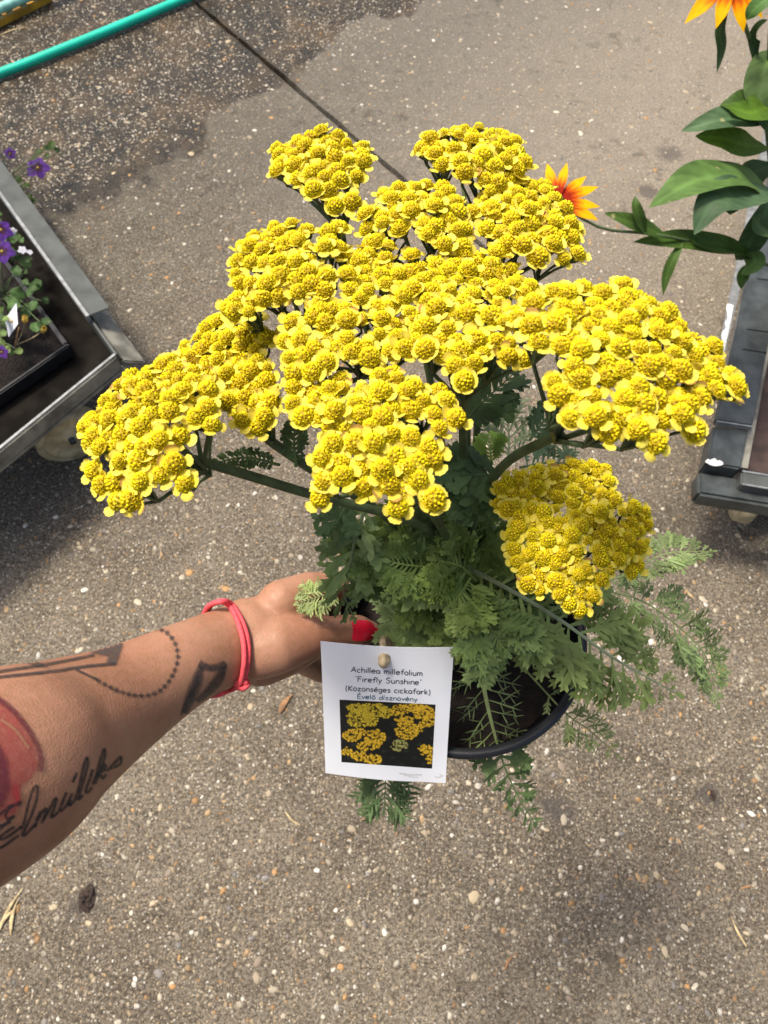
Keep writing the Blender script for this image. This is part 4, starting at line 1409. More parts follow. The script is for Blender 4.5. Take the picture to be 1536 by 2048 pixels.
# hand: palm bones
wr = P(490, 1280, .477)
idx = [P(588, 1200, .487), P(655, 1187, .512), P(688, 1196, .545), P(702, 1206, .570)]
mid = [P(600, 1232, .512), P(648, 1243, .545), P(672, 1258, .578), P(686, 1268, .600)]
rin = [P(596, 1275, .526), P(636, 1292, .560), P(660, 1309, .588), P(675, 1320, .606)]
pin = [P(588, 1308, .533), P(618, 1330, .562), P(640, 1344, .584), P(655, 1351, .598)]
fr = ((idx, (.0135, .0108, .0095, .0082)), (mid, (.0140, .0112, .0098, .0084)), (rin, (.0135, .0106, .0092, .0078)), (pin, (.0125, .0096, .0084, .0072)))
for i, (f, r) in enumerate(fr):
    b = wr + (f[0] - wr) * .12
    mb.capsule([b, b.lerp(f[0], .55), f[0]], [.0165, .0165, r[0]], 16)
    mb.capsule([f[0], f[0].lerp(f[1], .5), f[1], f[1].lerp(f[2], .5), f[2], f[3]], [r[0], (r[0] + r[1]) / 2 - .0008, r[1], r[1] - .0010, r[2], r[3]], 16)
# index knuckle rise towards the leaves
mb.capsule([P(560, 1205, .480), P(620, 1178, .492), P(672, 1172, .508)], [.0150, .0120, .0100], 16)
# thumb
th = [P(510, 1300, .468), P(560, 1288, .470), P(622, 1272, .479), P(662, 1266, .487), P(692, 1262, .493), P(722, 1261, .497), P(742, 1262, .500)]
mb.capsule(th, [.0195, .0190, .0145, .0112, .0112, .0108, .0072], 18)
# thenar mass and heel of the hand
mb.capsule([P(520, 1320, .488), P(575, 1300, .500), P(615, 1290, .510)], [.0180, .0175, .0130], 16)
# web between thumb and index finger
mb.capsule([P(560, 1250, .480), P(612, 1236, .490), P(640, 1228, .500)], [.0150, .0100, .0070], 14)
raw = mb.build('person', M['skin'])
md = raw.modifiers.new('r', 'REMESH'); md.mode = 'VOXEL'; md.voxel_size = .0017; md.use_smooth_shade = True
sm = raw.modifiers.new('s', 'SMOOTH'); sm.factor = .5; sm.iterations = 14
dg = bpy.context.evaluated_depsgraph_get(); dg.update()
me = bpy.data.meshes.new_from_object(raw.evaluated_get(dg))
bpy.data.objects.remove(raw)
me.name = 'arm'
me.materials.clear(); me.materials.append(M['skin'])
me.polygons.foreach_set('use_smooth', [True] * len(me.polygons))
person = thing('person', 'bare tattooed forearm and hand with red thumbnail gripping the black pot', 'person', EL)
arm = link('arm', me, person)
arm_bvh = BVHTree.FromPolygons([v.co.copy() for v in me.vertices], [tuple(p.vertices) for p in me.polygons])

# rest of the photographer, added unseen behind the camera to shade the arm: clothed trunk, head, right arm
mb = MB()
hips = Vector((.02, -.40, .92)); chest = Vector((.01, -.38, 1.24)); neck = Vector((.01, -.37, 1.40))
mb.capsule([hips - up * .06, hips, hips.lerp(chest, .5), chest, chest + up * .08], [.150, .165, .140, .150, .115], 24)
mb.capsule([SH + Vector((.01, -.03, .02)), chest + up * .12, Vector((.25, -.34, 1.34))], [.068, .085, .068], 18)
for sx in (-.085, .105):
    mb.capsule([Vector((sx, -.40, .88)), Vector((sx * 1.1, -.38, .48)), Vector((sx * 1.15, -.42, .09))], [.095, .066, .050], 18)
    mb.capsule([Vector((sx * 1.15, -.44, .045)), Vector((sx * 1.25, -.27, .035))], [.046, .034], 14)
mb.capsule([SH + Vector((0, .0, .01)), SH.lerp(EL, .45)], [.066, .060], 18)
mb.capsule([Vector((.25, -.34, 1.33)), Vector((.29, -.30, 1.15))], [.064, .058], 18)
cloth = mb.build('clothing', M['clothing'])
md = cloth.modifiers.new('r', 'REMESH'); md.mode = 'VOXEL'; md.voxel_size = .008
sm = cloth.modifiers.new('s', 'SMOOTH'); sm.factor = .5; sm.iterations = 8
mb = MB()
mb.capsule([neck - up * .05, neck + up * .06], [.055, .052], 16)
mb.capsule([neck + Vector((0, .01, .10)), neck + Vector((0, .0, .20))], [.068, .082], 20)
mb.capsule([Vector((.28, -.31, 1.18)), Vector((.27, -.24, 1.06)), Vector((.13, -.13, 1.30)), Vector((.07, -.075, 1.42))], [.045, .042, .028, .030], 18)
head = mb.build('head', M['skin'])
md = head.modifiers.new('r', 'REMESH'); md.mode = 'VOXEL'; md.voxel_size = .006
sm = head.modifiers.new('s', 'SMOOTH'); sm.factor = .5; sm.iterations = 8
dg = bpy.context.evaluated_depsgraph_get(); dg.update()
for ob, nm, mt in ((cloth, 'clothing', 'clothing'), (head, 'head', 'skin')):
    m2 = bpy.data.meshes.new_from_object(ob.evaluated_get(dg))
    bpy.data.objects.remove(ob)
    m2.materials.clear(); m2.materials.append(M[mt])
    m2.polygons.foreach_set('use_smooth', [True] * len(m2.polygons))
    link(nm, m2, person)

# thumbnail: lacquered plate over the end of the thumb
rows = []
for i in range(13):
    t = i / 12
    px = 705 + 43 * t
    hwid = 21.5 * math.sqrt(max(0.0, 1 - max(0, (t - .55) / .47) ** 2.2)) * (1 if t > .12 else .80 + 1.6 * t)
    row = []
    for j in range(9):
        u = j / 4 - 1
        q = hit(arm_bvh, px - 3 * u * u * (1 - t), 1261 + u * hwid * .92, .0007)
        row.append(q)
    rows.append(row)
good = []
prev = None
for row in rows:
    if all(q is not None for q in row):
        good.append(row)
if len(good) > 2:
    tipd = (good[-1][4] - good[-3][4]).normalized()
    for k in (1, 2):
        good.append([q + tipd * .0018 + (good[-1][4] - q) * .30 for q in good[-1]])
    mb = MB(); mb.grid(good)
    mb.build('nail', M['nail'], person)

# tattoos, printed on the skin surface
INK = (.052, .046, .046); INK2 = (.085, .072, .068)
RED = (.36, .050, .055); BUR = (.13, .022, .035)


def fill(mb, poly, col, off, step=4, soft=5.0, alpha=.9):
    xs = [p[0] for p in poly]; ys = [p[1] for p in poly]
    x0, x1 = min(xs) - soft, max(xs) + soft; y0, y1 = min(ys) - soft, max(ys) + soft
    nx = max(2, int((x1 - x0) / step)); ny = max(2, int((y1 - y0) / step))

    def sd(x, y):
        m_ = 1e9
        for i in range(len(poly)):
            a = Vector(poly[i]); b = Vector(poly[(i + 1) % len(poly)]); p = Vector((x, y))
            ab = b - a
            t = max(0, min(1, (p - a).dot(ab) / max(1e-9, ab.length_squared)))
            m_ = min(m_, (p - a - ab * t).length)
        return m_ if inside(poly, x, y) else -m_
    P_ = {}
    vs = []; cs = []
    for j in range(ny + 1):
        for i in range(nx + 1):
            x = x0 + (x1 - x0) * i / nx; y = y0 + (y1 - y0) * j / ny
            h = hit(arm_bvh, x, y, off)
            if h is None: continue
            a = max(0, min(1, .5 + sd(x, y) / soft / 1.2)) * alpha
            P_[(i, j)] = len(vs); vs.append(h); cs.append((*col, a))
    fs = []
    for j in range(ny):
        for i in range(nx):
            k = [(i, j), (i + 1, j), (i + 1, j + 1), (i, j + 1)]
            if all(q in P_ for q in k):
                if max(cs[P_[q]][3] for q in k) > 0: fs.append(tuple(P_[q] for q in k))
    mb.add(vs, fs, 0, cs)


def zoomed(pts):
    return [(x / 5.908, 1480 + y / 5.908) for x, y in pts]


def smoothp(pts, n=8):
    v = spline([Vector((p[0], p[1], 0)) for p in pts], n * len(pts))
    return [(p.x, p.y) for p in v]


OFF = .00035
mb = MB()
# rose at the left edge
fill(mb, [(-60, 1380), (0, 1400), (40, 1440), (72, 1495), (76, 1530), (58, 1560), (30, 1580), (40, 1602), (30, 1628), (0, 1640), (-60, 1650)], RED, OFF, 5, 9, .62)
fill(mb, [(-60, 1470), (0, 1492), (14, 1525), (18, 1575), (6, 1612), (-60, 1640)], BUR, OFF * 1.4, 5, 7, .8)
stroke(mb, arm_bvh, smoothp([(-10, 1396), (20, 1418), (48, 1450), (70, 1485), (80, 1515), (79, 1545)]), 10, OFF * 1.8, BUR, True, 3, .75)
stroke(mb, arm_bvh, smoothp([(0, 1440), (30, 1462), (58, 1500)]), 5, OFF * 1.8, (.42, .26, .14), True, 3, .5)
fill(mb, [(24, 1570), (38, 1568), (40, 1600), (28, 1606)], (.38, .03, .04), OFF * 1.6, 3, 5, .8)
mb.build('tattoo', M['tattoo'], person)['label'] = 'red rose tattoo near the elbow'
mb = MB()
# feathered line motif and dotted loop
stroke(mb, arm_bvh, smoothp([(-20, 1357), (40, 1351), (110, 1343), (170, 1334), (232, 1328)]), 6, OFF, INK, True, 3, .85)
stroke(mb, arm_bvh, smoothp([(-20, 1347), (60, 1335), (120, 1325), (190, 1311)]), 6, OFF, INK, True, 3, .8)
fill(mb, [(178, 1306), (215, 1292), (240, 1279), (246, 1292), (238, 1312), (233, 1330), (212, 1326), (216, 1314), (196, 1310)], INK2, OFF * 1.2, 3, 4, .9)
fill(mb, [(50, 1326), (70, 1322), (96, 1336), (70, 1333)], INK2, OFF * 1.2, 3, 4, .8)
stroke(mb, arm_bvh, smoothp([(150, 1339), (172, 1350), (196, 1361)]), 5, OFF, INK, True, 2, .8)
dots = smoothp([(186, 1357), (208, 1369), (232, 1381), (262, 1390), (292, 1391), (318, 1382), (337, 1362), (350, 1338), (355, 1312), (350, 1288), (338, 1270), (322, 1260), (306, 1257)], 20)
acc = 0; last = dots[0]
for p in dots:
    acc += math.hypot(p[0] - last[0], p[1] - last[1]); last = p
    if acc > 12.5:
        acc = 0
        fill(mb, [(p[0] + 4.6 * math.cos(a * .785), p[1] + 4.6 * math.sin(a * .785)) for a in range(8)], INK, OFF, 2.2, 3, .85)
stroke(mb, arm_bvh, dots, 2.5, OFF * .8, INK2, True, 3, .35)
mb.build('tattoo', M['tattoo'], person)['label'] = 'dark dotted loop tattoo with a feathered line'
mb = MB()
stroke(mb, arm_bvh, smoothp([(396, 1326), (412, 1334), (430, 1335), (452, 1327)]), 13, OFF, INK, True, 3, .8)
stroke(mb, arm_bvh, smoothp([(396, 1350), (384, 1385), (360, 1432)]), 9, OFF * .8, INK2, True, 3, .8, True)
stroke(mb, arm_bvh, smoothp([(452, 1326), (446, 1346), (444, 1360)]), 8, OFF * .8, INK2, True, 3, .8, True)
stroke(mb, arm_bvh, smoothp([(402, 1330), (394, 1358), (382, 1392), (366, 1430)]), 21, OFF, INK, True, 3, .85, True)
stroke(mb, arm_bvh, smoothp([(446, 1332), (438, 1356), (420, 1378), (392, 1404)]), 17, OFF * 1.2, INK, True, 3, .85, True)
mb.build('tattoo', M['tattoo'], person)['label'] = 'thick black angular tattoo beside the bracelet'
mb = MB()
script = [
    [(255, 735), (200, 745), (110, 800), (60, 880), (90, 930), (160, 900), (90, 960), (20, 1030), (-40, 1120), (10, 1170), (100, 1130), (200, 1060), (250, 1010)],
    [(-60, 1010), (40, 1000), (130, 960)], [(-60, 1190), (60, 1090), (170, 1020)], [(-60, 1290), (40, 1250), (150, 1170), (220, 1120)], [(-30, 900), (60, 820), (150, 770), (240, 760)],
    [(225, 1050), (270, 1000), (330, 760), (380, 600), (425, 540), (440, 590), (425, 720), (360, 900), (280, 1070), (262, 1120), (300, 1110), (370, 1040), (420, 980)],
    [(405, 1035), (440, 930), (480, 830)], [(430, 960), (500, 840), (545, 815), (520, 900), (490, 990)], [(510, 940), (590, 800), (650, 690), (660, 720), (620, 840), (600, 905), (640, 890), (690, 840)],
    [(690, 840), (740, 720), (785, 610)], [(700, 840), (740, 820), (800, 740), (850, 620)], [(830, 700), (815, 770), (860, 730), (900, 680)], [(850, 505), (880, 440), (905, 380)],
    [(880, 690), (930, 560), (980, 330), (1020, 210), (1035, 270), (1000, 420), (945, 600), (925, 700), (980, 640)],
    [(1095, 340), (1060, 450), (1010, 590), (1030, 615), (1085, 550)],
    [(1085, 540), (1140, 400), (1185, 230), (1222, 110), (1236, 180), (1195, 320), (1150, 440), (1115, 520)], [(1150, 440), (1215, 310), (1245, 300), (1220, 360), (1180, 385), (1205, 450), (1260, 400)],
    [(1250, 370), (1310, 320), (1380, 240), (1425, 200), (1420, 270), (1370, 310), (1290, 330)]]
for s_ in script:
    stroke(mb, arm_bvh, zoomed(smoothp(s_, 6)), 5.2, OFF, (.022, .022, .026), True, 2, .92)
mb.build('tattoo', M['tattoo'], person)['label'] = 'black handwriting script tattoo'

# bracelet
bf = [(414, 1222), (424, 1208), (446, 1203), (466, 1216), (481, 1244), (490, 1275), (493, 1305), (489, 1335), (480, 1362), (462, 1379), (440, 1386), (418, 1388)]
loop = []
for (px, py) in bf:
    h = hit(arm_bvh, px, py, .0022)
    loop.append(h if h is not None else P(px, py, .466))
    if h is None and len(loop) > 1: pass
loop[0] = P(414, 1226, .474); loop[1] = P(424, 1209, .462); loop[2] = P(446, 1202, .455)
loop[-1] = P(412, 1388, .462); loop[-2] = P(440, 1387, .448)
back = [P(395, 1385, .482), P(385, 1330, .497), P(388, 1270, .493)]
brac = thing('cord_bracelet', 'coral red double cord bracelet with a knot round the wrist', 'bracelet', W_)
mb = MB()
cl = loop + back + [loop[0]]
pth = spline(cl, 110)
axw = (W_ - A_).normalized()
mb.tube(pth, .0017, 10)
mb.build('cord', M['bracelet'], brac)
mb = MB()
pth2 = [p + axw * (-.0030 + .0008 * math.sin(i * .12)) + Vector((0, 0, .0003)) for i, p in enumerate(pth)]
mb.tube(pth2, .0016, 10)
mb.build('cord', M['bracelet'], brac)
kn = loop[8]
mb = MB()
for (a, r) in ((0, .0036), (1.2, .0034), (2.3, .0034)):
    ring = []
    e_ = Vector((math.cos(a), math.sin(a) * .5, math.sin(a))).normalized(); g_ = e_.cross((CAM - kn).normalized()).normalized()
    for k in range(15):
        w = 2 * math.pi * k / 14
        ring.append(kn + (CAM - kn).normalized() * .0016 + e_ * r * math.cos(w) + g_ * r * .75 * math.sin(w) + (CAM - kn).normalized() * .0012 * math.sin(2 * w))
    mb.tube(ring, .0017, 8)
mb.build('knot', M['bracelet'], brac)

# ------------------------------------------------------------------ broad leaves and flowers for the trolley plants


def broad(parent, spine, hw, seed, col, fold=.25, wav=.10, normal=None, prof=None, twist=0.0, name='leaf', holes=0, n=22):
    rr = random.Random(seed)
    pts = spline(spine, n)
    nrm0 = Vector(normal) if normal is not None else (CAM - pts[n // 2]).normalized() * .6 + Vector((rr.uniform(-.3, .3), rr.uniform(-.3, .3), .9))
    rows = []; cols = []
    ph = rr.uniform(0, 6)
    for i in range(n):
        t = i / (n - 1)
        T = (pts[min(i + 1, n - 1)] - pts[max(i - 1, 0)]).normalized()
        N = (nrm0 - T * nrm0.dot(T)).normalized()
        S = T.cross(N)
        if twist:
            q = Quaternion(T, twist * t); N = q @ N; S = q @ S
        w = hw * (prof(t) if prof else math.sin(math.pi * (t ** .85)) ** .8 * .97 + .03 * (1 - t))
        row = []; cr = []
        for j in range(9):
            u = j / 4 - 1
            z = fold * abs(u) * w + wav * w * math.sin(t * 11 + ph + u * 2) * abs(u) + .07 * w * math.sin(t * 52 - abs(u) * 9) * abs(u) ** .5 * (1.1 - abs(u))
            row.append(pts[i] + S * (u * w) + N * z)
            k = 1.35 if abs(u) < .05 else (1.0 + .20 * math.sin(t * 52 - abs(u) * 9) * abs(u) ** .5)
            cr.append((col[0] * k, col[1] * k, col[2] * k, 1))
        rows.append(row); cols.append(cr)
    mb = MB(); mb.grid(rows, 0, cols)
    return mb.build(name, M['broad_leaf'], parent)


def petals(parent, c, axis, specs, colf, name='petal', wid=.32, n=9, droop=.15):
    """specs: list of (direction vector, length)"""
    for i, (d, L) in enumerate(specs):
        d = Vector(d).normalized(); ax = Vector(axis).normalized()
        N = (ax - d * ax.dot(d)).normalized(); S = d.cross(N)
        rows = []; cols = []
        for a in range(n):
            t = a / (n - 1)
            w = L * wid * (.30 + .70 * math.sin(math.pi * min(1, .15 + t * .62))) * (1 if t < .55 else max(0.02, 1 - ((t - .55) / .45) ** 1.8))
            row = []; cr = []
            for b in range(7):
                u = b / 3 - 1
                row.append(c + d * (L * (.10 + .90 * t)) + S * (u * w) + N * (-droop * L * t * t + .10 * w * u * u + .035 * w * math.cos(u * 9.4)))
                cr.append((*colf(t, u), 1))
            rows.append(row); cols.append(cr)
        mb = MB(); mb.grid(rows, 0, cols)
        mb.build(name, M['petal'], parent)


# ---- orange and yellow coneflower on the right trolley
BASE = PZ(1585, 640, ZR - .02)
cone = thing('coneflower_plant', 'leafy green coneflower plant with orange and yellow flowers on the right trolley', 'flowering plant', BASE)
mb = MB()
mb.lathe(BASE, [(.055, .0), (.060, .0), (.076, .115), (.080, .116), (.081, .128), (.077, .129), (.073, .118), (.058, .02), (.001, .02)], 40)
mb.build('pot', M['black_plastic'], cone)
mb = MB(); mb.lathe(BASE, [(.0725, .112), (.05, .118), (.02, .120), (.001, .121)], 30)
mb.build('soil', M['soil'], cone)
S0 = BASE + Vector((0, 0, .11))
GD = (.066, .125, .022); GB = (.085, .145, .040); GY = (.085, .165, .014)


def cstem(pts, r=.0026):
    mb = MB(); pp = spline(pts, 20)
    mb.tube(pp, [r * (1.1 - .3 * i / 19) for i in range(20)], 9)
    mb.build('stem', simple_stem, cone)


simple_stem = M['stem']
f1c = P(1112, 404, 1.02)      # flower partly hidden behind the yarrow
f2c = P(1462, -38, 1.06)      # flower at the top right corner
cstem([S0, P(1560, 540, 1.33), P(1470, 505, 1.22), P(1360, 478, 1.12), P(1285, 466, 1.08), P(1200, 455, 1.05), f1c], .0024)
cstem([S0, P(1555, 400, 1.30), P(1528, 200, 1.18), P(1508, 110, 1.12), P(1490, 50, 1.08), f2c], .0034)
cstem([S0, P(1575, 420, 1.28), P(1545, 250, 1.18), P(1540, 60, 1.08), P(1580, -60, 1.05)], .003)
cstem([S0, P(1570, 500, 1.32), P(1550, 380, 1.25), P(1545, 300, 1.2)], .004)
BL = [  # spine, half width (m), colour, fold
    ([(1545, 395, 1.20), (1480, 355, 1.13), (1390, 362, 1.09), (1297, 416, 1.08)], .036, (.105, .190, .048), .16, 1),
    ([(1550, 385, 1.18), (1500, 385, 1.12), (1430, 400, 1.09), (1388, 470, 1.10)], .032, (.075, .135, .062), .12, 2),
    ([(1545, 250, 1.18), (1500, 235, 1.12), (1440, 240, 1.10), (1362, 262, 1.12)], .024, (.080, .145, .062), .30, 3),
    ([(1535, 295, 1.20), (1490, 290, 1.14), (1440, 277, 1.12), (1390, 272, 1.12)], .021, GY, .22, 4),
    ([(1560, 240, 1.18), (1520, 212, 1.12), (1480, 208, 1.10), (1440, 210, 1.10)], .024, GD, .2, 5),
    ([(1560, 190, 1.17), (1530, 215, 1.10), (1500, 225, 1.08), (1452, 212, 1.08)], .026, GY, .2, 6),
    ([(1500, 500, 1.22), (1430, 488, 1.16), (1350, 480, 1.12), (1266, 484, 1.09)], .018, GD, .22, 7),
    ([(1515, 520, 1.24), (1460, 500, 1.18), (1400, 488, 1.14), (1380, 478, 1.13)], .017, GD, .2, 8),
    ([(1330, 472, 1.10), (1290, 455, 1.08), (1250, 440, 1.06), (1208, 426, 1.05)], .013, GD, .25, 9),
    ([(1292, 468, 1.08), (1280, 440, 1.06), (1272, 415, 1.05), (1270, 392, 1.05)], .009, GD, .35, 10),
    ([(1365, 485, 1.12), (1345, 520, 1.12), (1332, 555, 1.13), (1326, 590, 1.14)], .008, GD, .4, 11),
    ([(1545, 100, 1.12), (1530, 140, 1.10), (1520, 200, 1.10), (1540, 270, 1.12)], .026, GB, .2, 12),
    ([(1455, 15, 1.08), (1440, 60, 1.09), (1442, 100, 1.10), (1434, 145, 1.11)], .0075, (.035, .070, .022), .5, 13),
    ([(1535, 40, 1.06), (1515, 60, 1.08), (1508, 90, 1.10), (1512, 140, 1.12)], .009, (.030, .062, .020), .5, 14),
    ([(1540, 400, 1.22), (1520, 450, 1.20), (1490, 500, 1.22), (1472, 520, 1.24)], .021, (.055, .105, .034), .2, 15),
    ([(1500, 500, 1.22), (1510, 520, 1.21), (1495, 535, 1.22), (1482, 545, 1.24)], .017, (.095, .180, .045), .15, 16),
    ([(1492, 530, 1.24), (1487, 548, 1.24), (1484, 562, 1.24), (1483, 578, 1.25)], .010, GD, .1, 17),
    ([(1560, 330, 1.25), (1510, 345, 1.22), (1470, 400, 1.24), (1460, 430, 1.26)], .024, (.032, .064, .020), .2, 18),
    ([(1555, 160, 1.24), (1510, 180, 1.22), (1480, 195, 1.22), (1468, 205, 1.22)], .012, GB, .2, 19),
    ([(1560, -20, 1.02), (1530, 0, 1.02), (1505, 22, 1.03), (1492, 40, 1.04)], .012, (.080, .170, .040), .2, 20),
    ([(1570, 470, 1.26), (1545, 470, 1.20), (1520, 455, 1.16), (1505, 430, 1.14)], .026, (.07, .13, .04), .2, 21),
]
for (sp_, hw, colr, fo, sd_) in BL:
    broad(cone, LP(*sp_), hw, sd_, colr, fo, .12)


def cone_col(t, u):
    y = (.95, .50, .002); o = (.82, .15, .002); r = (.34, .016, .002)
    k = t + .06 * math.sin(u * 7)
    if k < .30: return r
    if k < .44:
        q = (k - .30) / .14; return tuple(r[i] * (1 - q) + o[i] * q for i in range(3))
    if k < .60:
        q = (k - .44) / .16; return tuple(o[i] * (1 - q) + y[i] * q for i in range(3))
    return y


def flower(parent, c, axis, angs, L, name='flower', wid=.17, droop=.15):
    ax = Vector(axis).normalized()
    mb = MB()
    mb.lathe(c, [(.001, .010), (.006, .0092), (.0100, .006), (.0118, .001), (.0105, -.004), (.001, -.006)], 20, 0, ax)
    fo = mb.build(name, M['clod'], parent, origin=None)
    X = (Vector((1, 0, 0)) - ax * ax.x).normalized(); Y = ax.cross(X)
    petals(fo, c, ax, [(X * math.cos(math.radians(a)) + Y * math.sin(math.radians(a)) + ax * rr_.uniform(-.12, .14), L * rr_.uniform(.92, 1.05)) for a in angs], cone_col, wid=wid, droop=droop)
    return fo


rr_ = random.Random(9)
flower(cone, f1c, (CAM - f1c).normalized() * .75 + Vector((-.05, .15, .5)), [-8, 22, 44, 74, 100, 128, 165, 200, 235, 270, 305, 335], .062, wid=.115)
flower(cone, f2c, Vector((-.10, -.35, .95)), [25, 62, 100, 140, 178, 214, 252, 288, 322, 355], .070, wid=.16, droop=.30)

# ---- planter with purple flowers on the left trolley
ZP = ZL - .005
pc = PZ(138, 690, ZP)
g1 = (PZ(0, 786, ZP) - pc).normalized(); g2 = (PZ(90, 624, ZP) - pc).normalized()
planter = thing('planter_box', 'black plastic planter box with rounded corner on the left trolley shelf', 'planter', pc - up * .04)
mb = MB()
PW, PD, PH = .36, .50, .036
for (a, b, c_, d_) in ((pc, pc + g1 * PW, pc + g1 * PW + g2 * .010, pc + g2 * .010), (pc + g2 * .0102, pc + g2 * PD, pc + g2 * PD + g1 * .010, pc + g2 * .0102 + g1 * .010)):
    plate(mb, a, b, c_, d_, PH)
plate(mb, pc + g2 * PD, pc + g2 * PD + g1 * PW, pc + g2 * (PD + .01) + g1 * PW, pc + g2 * (PD + .01), PH)
bevel(mb.build('wall', M['black_plastic'], planter, smooth=False), .003)
mb = MB()
plate(mb, pc + g1 * .0102 + g2 * .0102 - up * .022, pc + g1 * PW + g2 * .0102 - up * .022, pc + g1 * PW + g2 * PD - up * .022, pc + g1 * .0102 + g2 * PD - up * .022, .010)
mb.build('soil', M['soil'], planter)

rr = random.Random(77)


def purple(t, u):
    if t < .22: return (.06, .02, .06)
    k = .85 + .2 * math.sin(u * 6)
    return (.115 * k, .040 * k, .27 * k)


def white(t, u):
    return (.75, .75, .80)


def small_flower(parent, c, ax, L, colf, n=5, wid=.40, name='flower', eye=(.6, .45, .05)):
    ax = Vector(ax).normalized()
    mb = MB(); mb.lathe(c, [(.0004, L * .10), (L * .10, L * .06), (L * .12, -L * .05), (.0004, -L * .12)], 10, 0, ax, (*eye, 1))
    fo = mb.build(name, M['petal'], parent)
    X = ax.orthogonal().normalized(); Y = ax.cross(X)
    a0 = rr.uniform(0, 6)
    petals(fo, c, ax, [(X * math.cos(a0 + 6.283 * i / n) + Y * math.sin(a0 + 6.283 * i / n) + ax * .15, L * rr.uniform(.9, 1.1)) for i in range(n)], colf, wid=wid, droop=.2, n=6)


def bedding(name, label, base_px, zb, leaf_px, flowers, colf, L, n=5, leafL=.026, cols=((.055, .105, .028), (.075, .140, .040), (.045, .085, .024))):
    b = PZ(*base_px, zb)
    t = thing(name, label, 'flowering plant', b)
    for i, (px, py, z) in enumerate(leaf_px):
        p = PZ(px, py, z)
        d = Vector((rr.uniform(-1, 1), rr.uniform(-1, 1), rr.uniform(-.1, .4))).normalized()
        l = leafL * rr.uniform(.75, 1.25)
        if i % 3 == 0:
            mb = MB(); mb.tube(spline([b + Vector((rr.uniform(-.01, .01), rr.uniform(-.01, .01), 0)), b.lerp(p, .5) + up * .015, p - d * l * .4], 8), [.0012] * 8, 6)
            mb.build('stem', M['stem'], t)
        broad(t, [p - d * l * .5, p + up * l * .12, p + d * l * .5], l * .36, rr.randrange(9999), rr.choice(cols), .2, .15, prof=lambda q: math.sin(math.pi * q ** .8) ** .6, n=10)
    for (px, py, z, k) in flowers:
        c = PZ(px, py, z)
        mb = MB(); mb.tube(spline([b, b.lerp(c, .6) + up * .01, c], 8), [.0010] * 8, 6); mb.build('stem', M['stem'], t)
        small_flower(t, c, (CAM - c).normalized() * .7 + Vector((rr.uniform(-.3, .3), rr.uniform(-.3, .3), .5)), L * k, colf, n)
    return t


lp = [(rr.uniform(-40, 105), rr.uniform(470, 660), rr.uniform(.27, .33)) for _ in range(60)]
lp = [q for q in lp if q[0] < 30 + (q[1] - 430) * .40]
bedding('purple_flower_plant', 'bushy plant with purple flowers in the planter on the left trolley', (10, 600), ZL - .03, lp, [(4, 503, .36, 1.0), (2, 460, .36, .9), (3, 704, .33, .5)], purple, .030)
lp2 = [(-5, 430, .30), (12, 452, .31), (28, 476, .31), (45, 500, .30), (58, 520, .30), (35, 515, .29), (20, 500, .30), (-10, 470, .3), (52, 545, .29)]
bedding('white_flower_plant', 'small plant with tiny white blossoms beside the trolley rail', (20, 530), ZL - .03, lp2, [(26, 462, .34, 1), (45, 500, .33, 1.1), (60, 504, .33, .7), (6, 472, .34, .8)], white, .009, 5, .018)
lp3 = [(78, 305, .10), (92, 298, .10), (104, 292, .09), (70, 318, .10), (95, 312, .09), (28, 372, .12), (42, 382, .12), (52, 372, .11), (20, 388, .14), (60, 395, .12), (68, 402, .11), (35, 360, .12), (112, 300, .08)]
bedding('trailing_flower_plant', 'trailing plant with a single purple flower hanging past the trolley rail', (-30, 420), ZL - .03, lp3, [(76, 336, .12, 1.0), (20, 307, .12, .5)], purple, .034, 5, .024, ((.07, .115, .03), (.09, .14, .045), (.05, .08, .024)))
lp4 = [(0, 620, .30), (-5, 650, .31), (6, 668, .31), (2, 685, .31), (14, 700, .29), (25, 708, .28), (38, 703, .27), (-12, 690, .3), (-8, 632, .32), (10, 640, .3)]
bedding('pale_leaf_plant', 'small plant with pale green leaves at the near end of the planter', (0, 690), ZL - .03, lp4, [], white, .01, 5, .020, ((.26, .34, .10), (.18, .26, .07), (.12, .19, .05)))
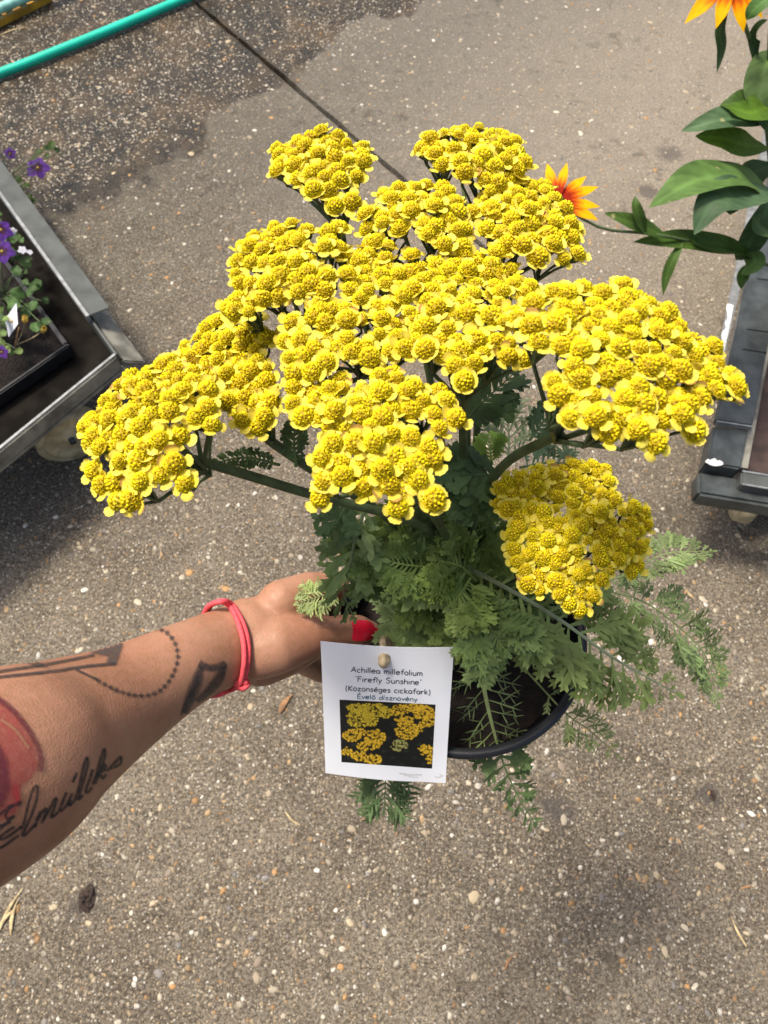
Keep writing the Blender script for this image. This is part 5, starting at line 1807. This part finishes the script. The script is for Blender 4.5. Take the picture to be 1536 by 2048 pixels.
# two yellow seed buds on thin stalks
bud = thing('budding_plant', 'two small yellow buds on thin stalks above the dark planter soil', 'flowering plant', PZ(32, 700, ZL - .03))
b0 = PZ(32, 690, ZL - .02)
for (px, py, z) in ((50, 641, .32), (86, 661, .31)):
    c = PZ(px, py, z)
    mb = MB(); mb.tube(spline([b0, b0.lerp(c, .55) + Vector((.006, -.006, .004)), c], 12), [.0011] * 12, 6); mb.build('stem', M['straw'], bud)
    mb = MB(); ax = (c - b0).normalized() + Vector((0, 0, .6)); ax.normalize()
    mb.lathe(c, [(.001, -.006), (.0050, -.003), (.0062, .003), (.0050, .010), (.0034, .012)], 9, 0, ax, (.66, .46, .10, 1))
    for k in range(8):
        w = k * .785; X = ax.orthogonal().normalized(); Y = ax.cross(X)
        q = c + ax * .009 + (X * math.cos(w) + Y * math.sin(w)) * .0044
        mb.add([q - X * .0015, q + X * .0015, q + ax * .006 + (X * math.cos(w) + Y * math.sin(w)) * .001], [(0, 1, 2)], 0, (.75, .58, .16, 1))
    mb.build('bud', M['petal'], bud)
mb = MB(); mb.tube(spline([PZ(30, 695, .25), PZ(35, 670, .30), PZ(38, 655, .32)], 8), [.0016] * 8, 6); mb.build('stem', M['dry_leaf'], bud)
# small white tag standing in the planter
ta, tb, tc, td = PZ(33, 606, .345), PZ(36, 648, .325), PZ(18, 674, .26), PZ(10, 640, .29)
mb = MB()
mb.add([ta, tb, tc, td], [(0, 1, 2, 3)])
nrm = (tb - ta).cross(td - ta).normalized() * .0006
mb.add([p - nrm for p in (ta, td, tc, tb)], [(0, 1, 2, 3)])
mb.add([ta, tb, tc, td] + [p - nrm for p in (ta, tb, tc, td)], [(0, 1, 5, 4), (1, 2, 6, 5), (2, 3, 7, 6), (3, 0, 4, 7)])
ptag = thing('plant_tag', 'small folded white tag standing among the plants on the left trolley', 'label card', (tc.x, tc.y, .24))
mb.build('paper', M['paper'], ptag, smooth=False)
mb = MB(); q = (ta + td) / 2 * .5 + (tb + tc) / 2 * .5
mb.lathe(q, [(.001, .007), (.0035, .005), (.0042, 0), (.004, -.002)], 10, 0, -nrm.normalized() if nrm.dot(CAM - q) < 0 else nrm.normalized())
mb.build('peg', M['peg'], ptag)
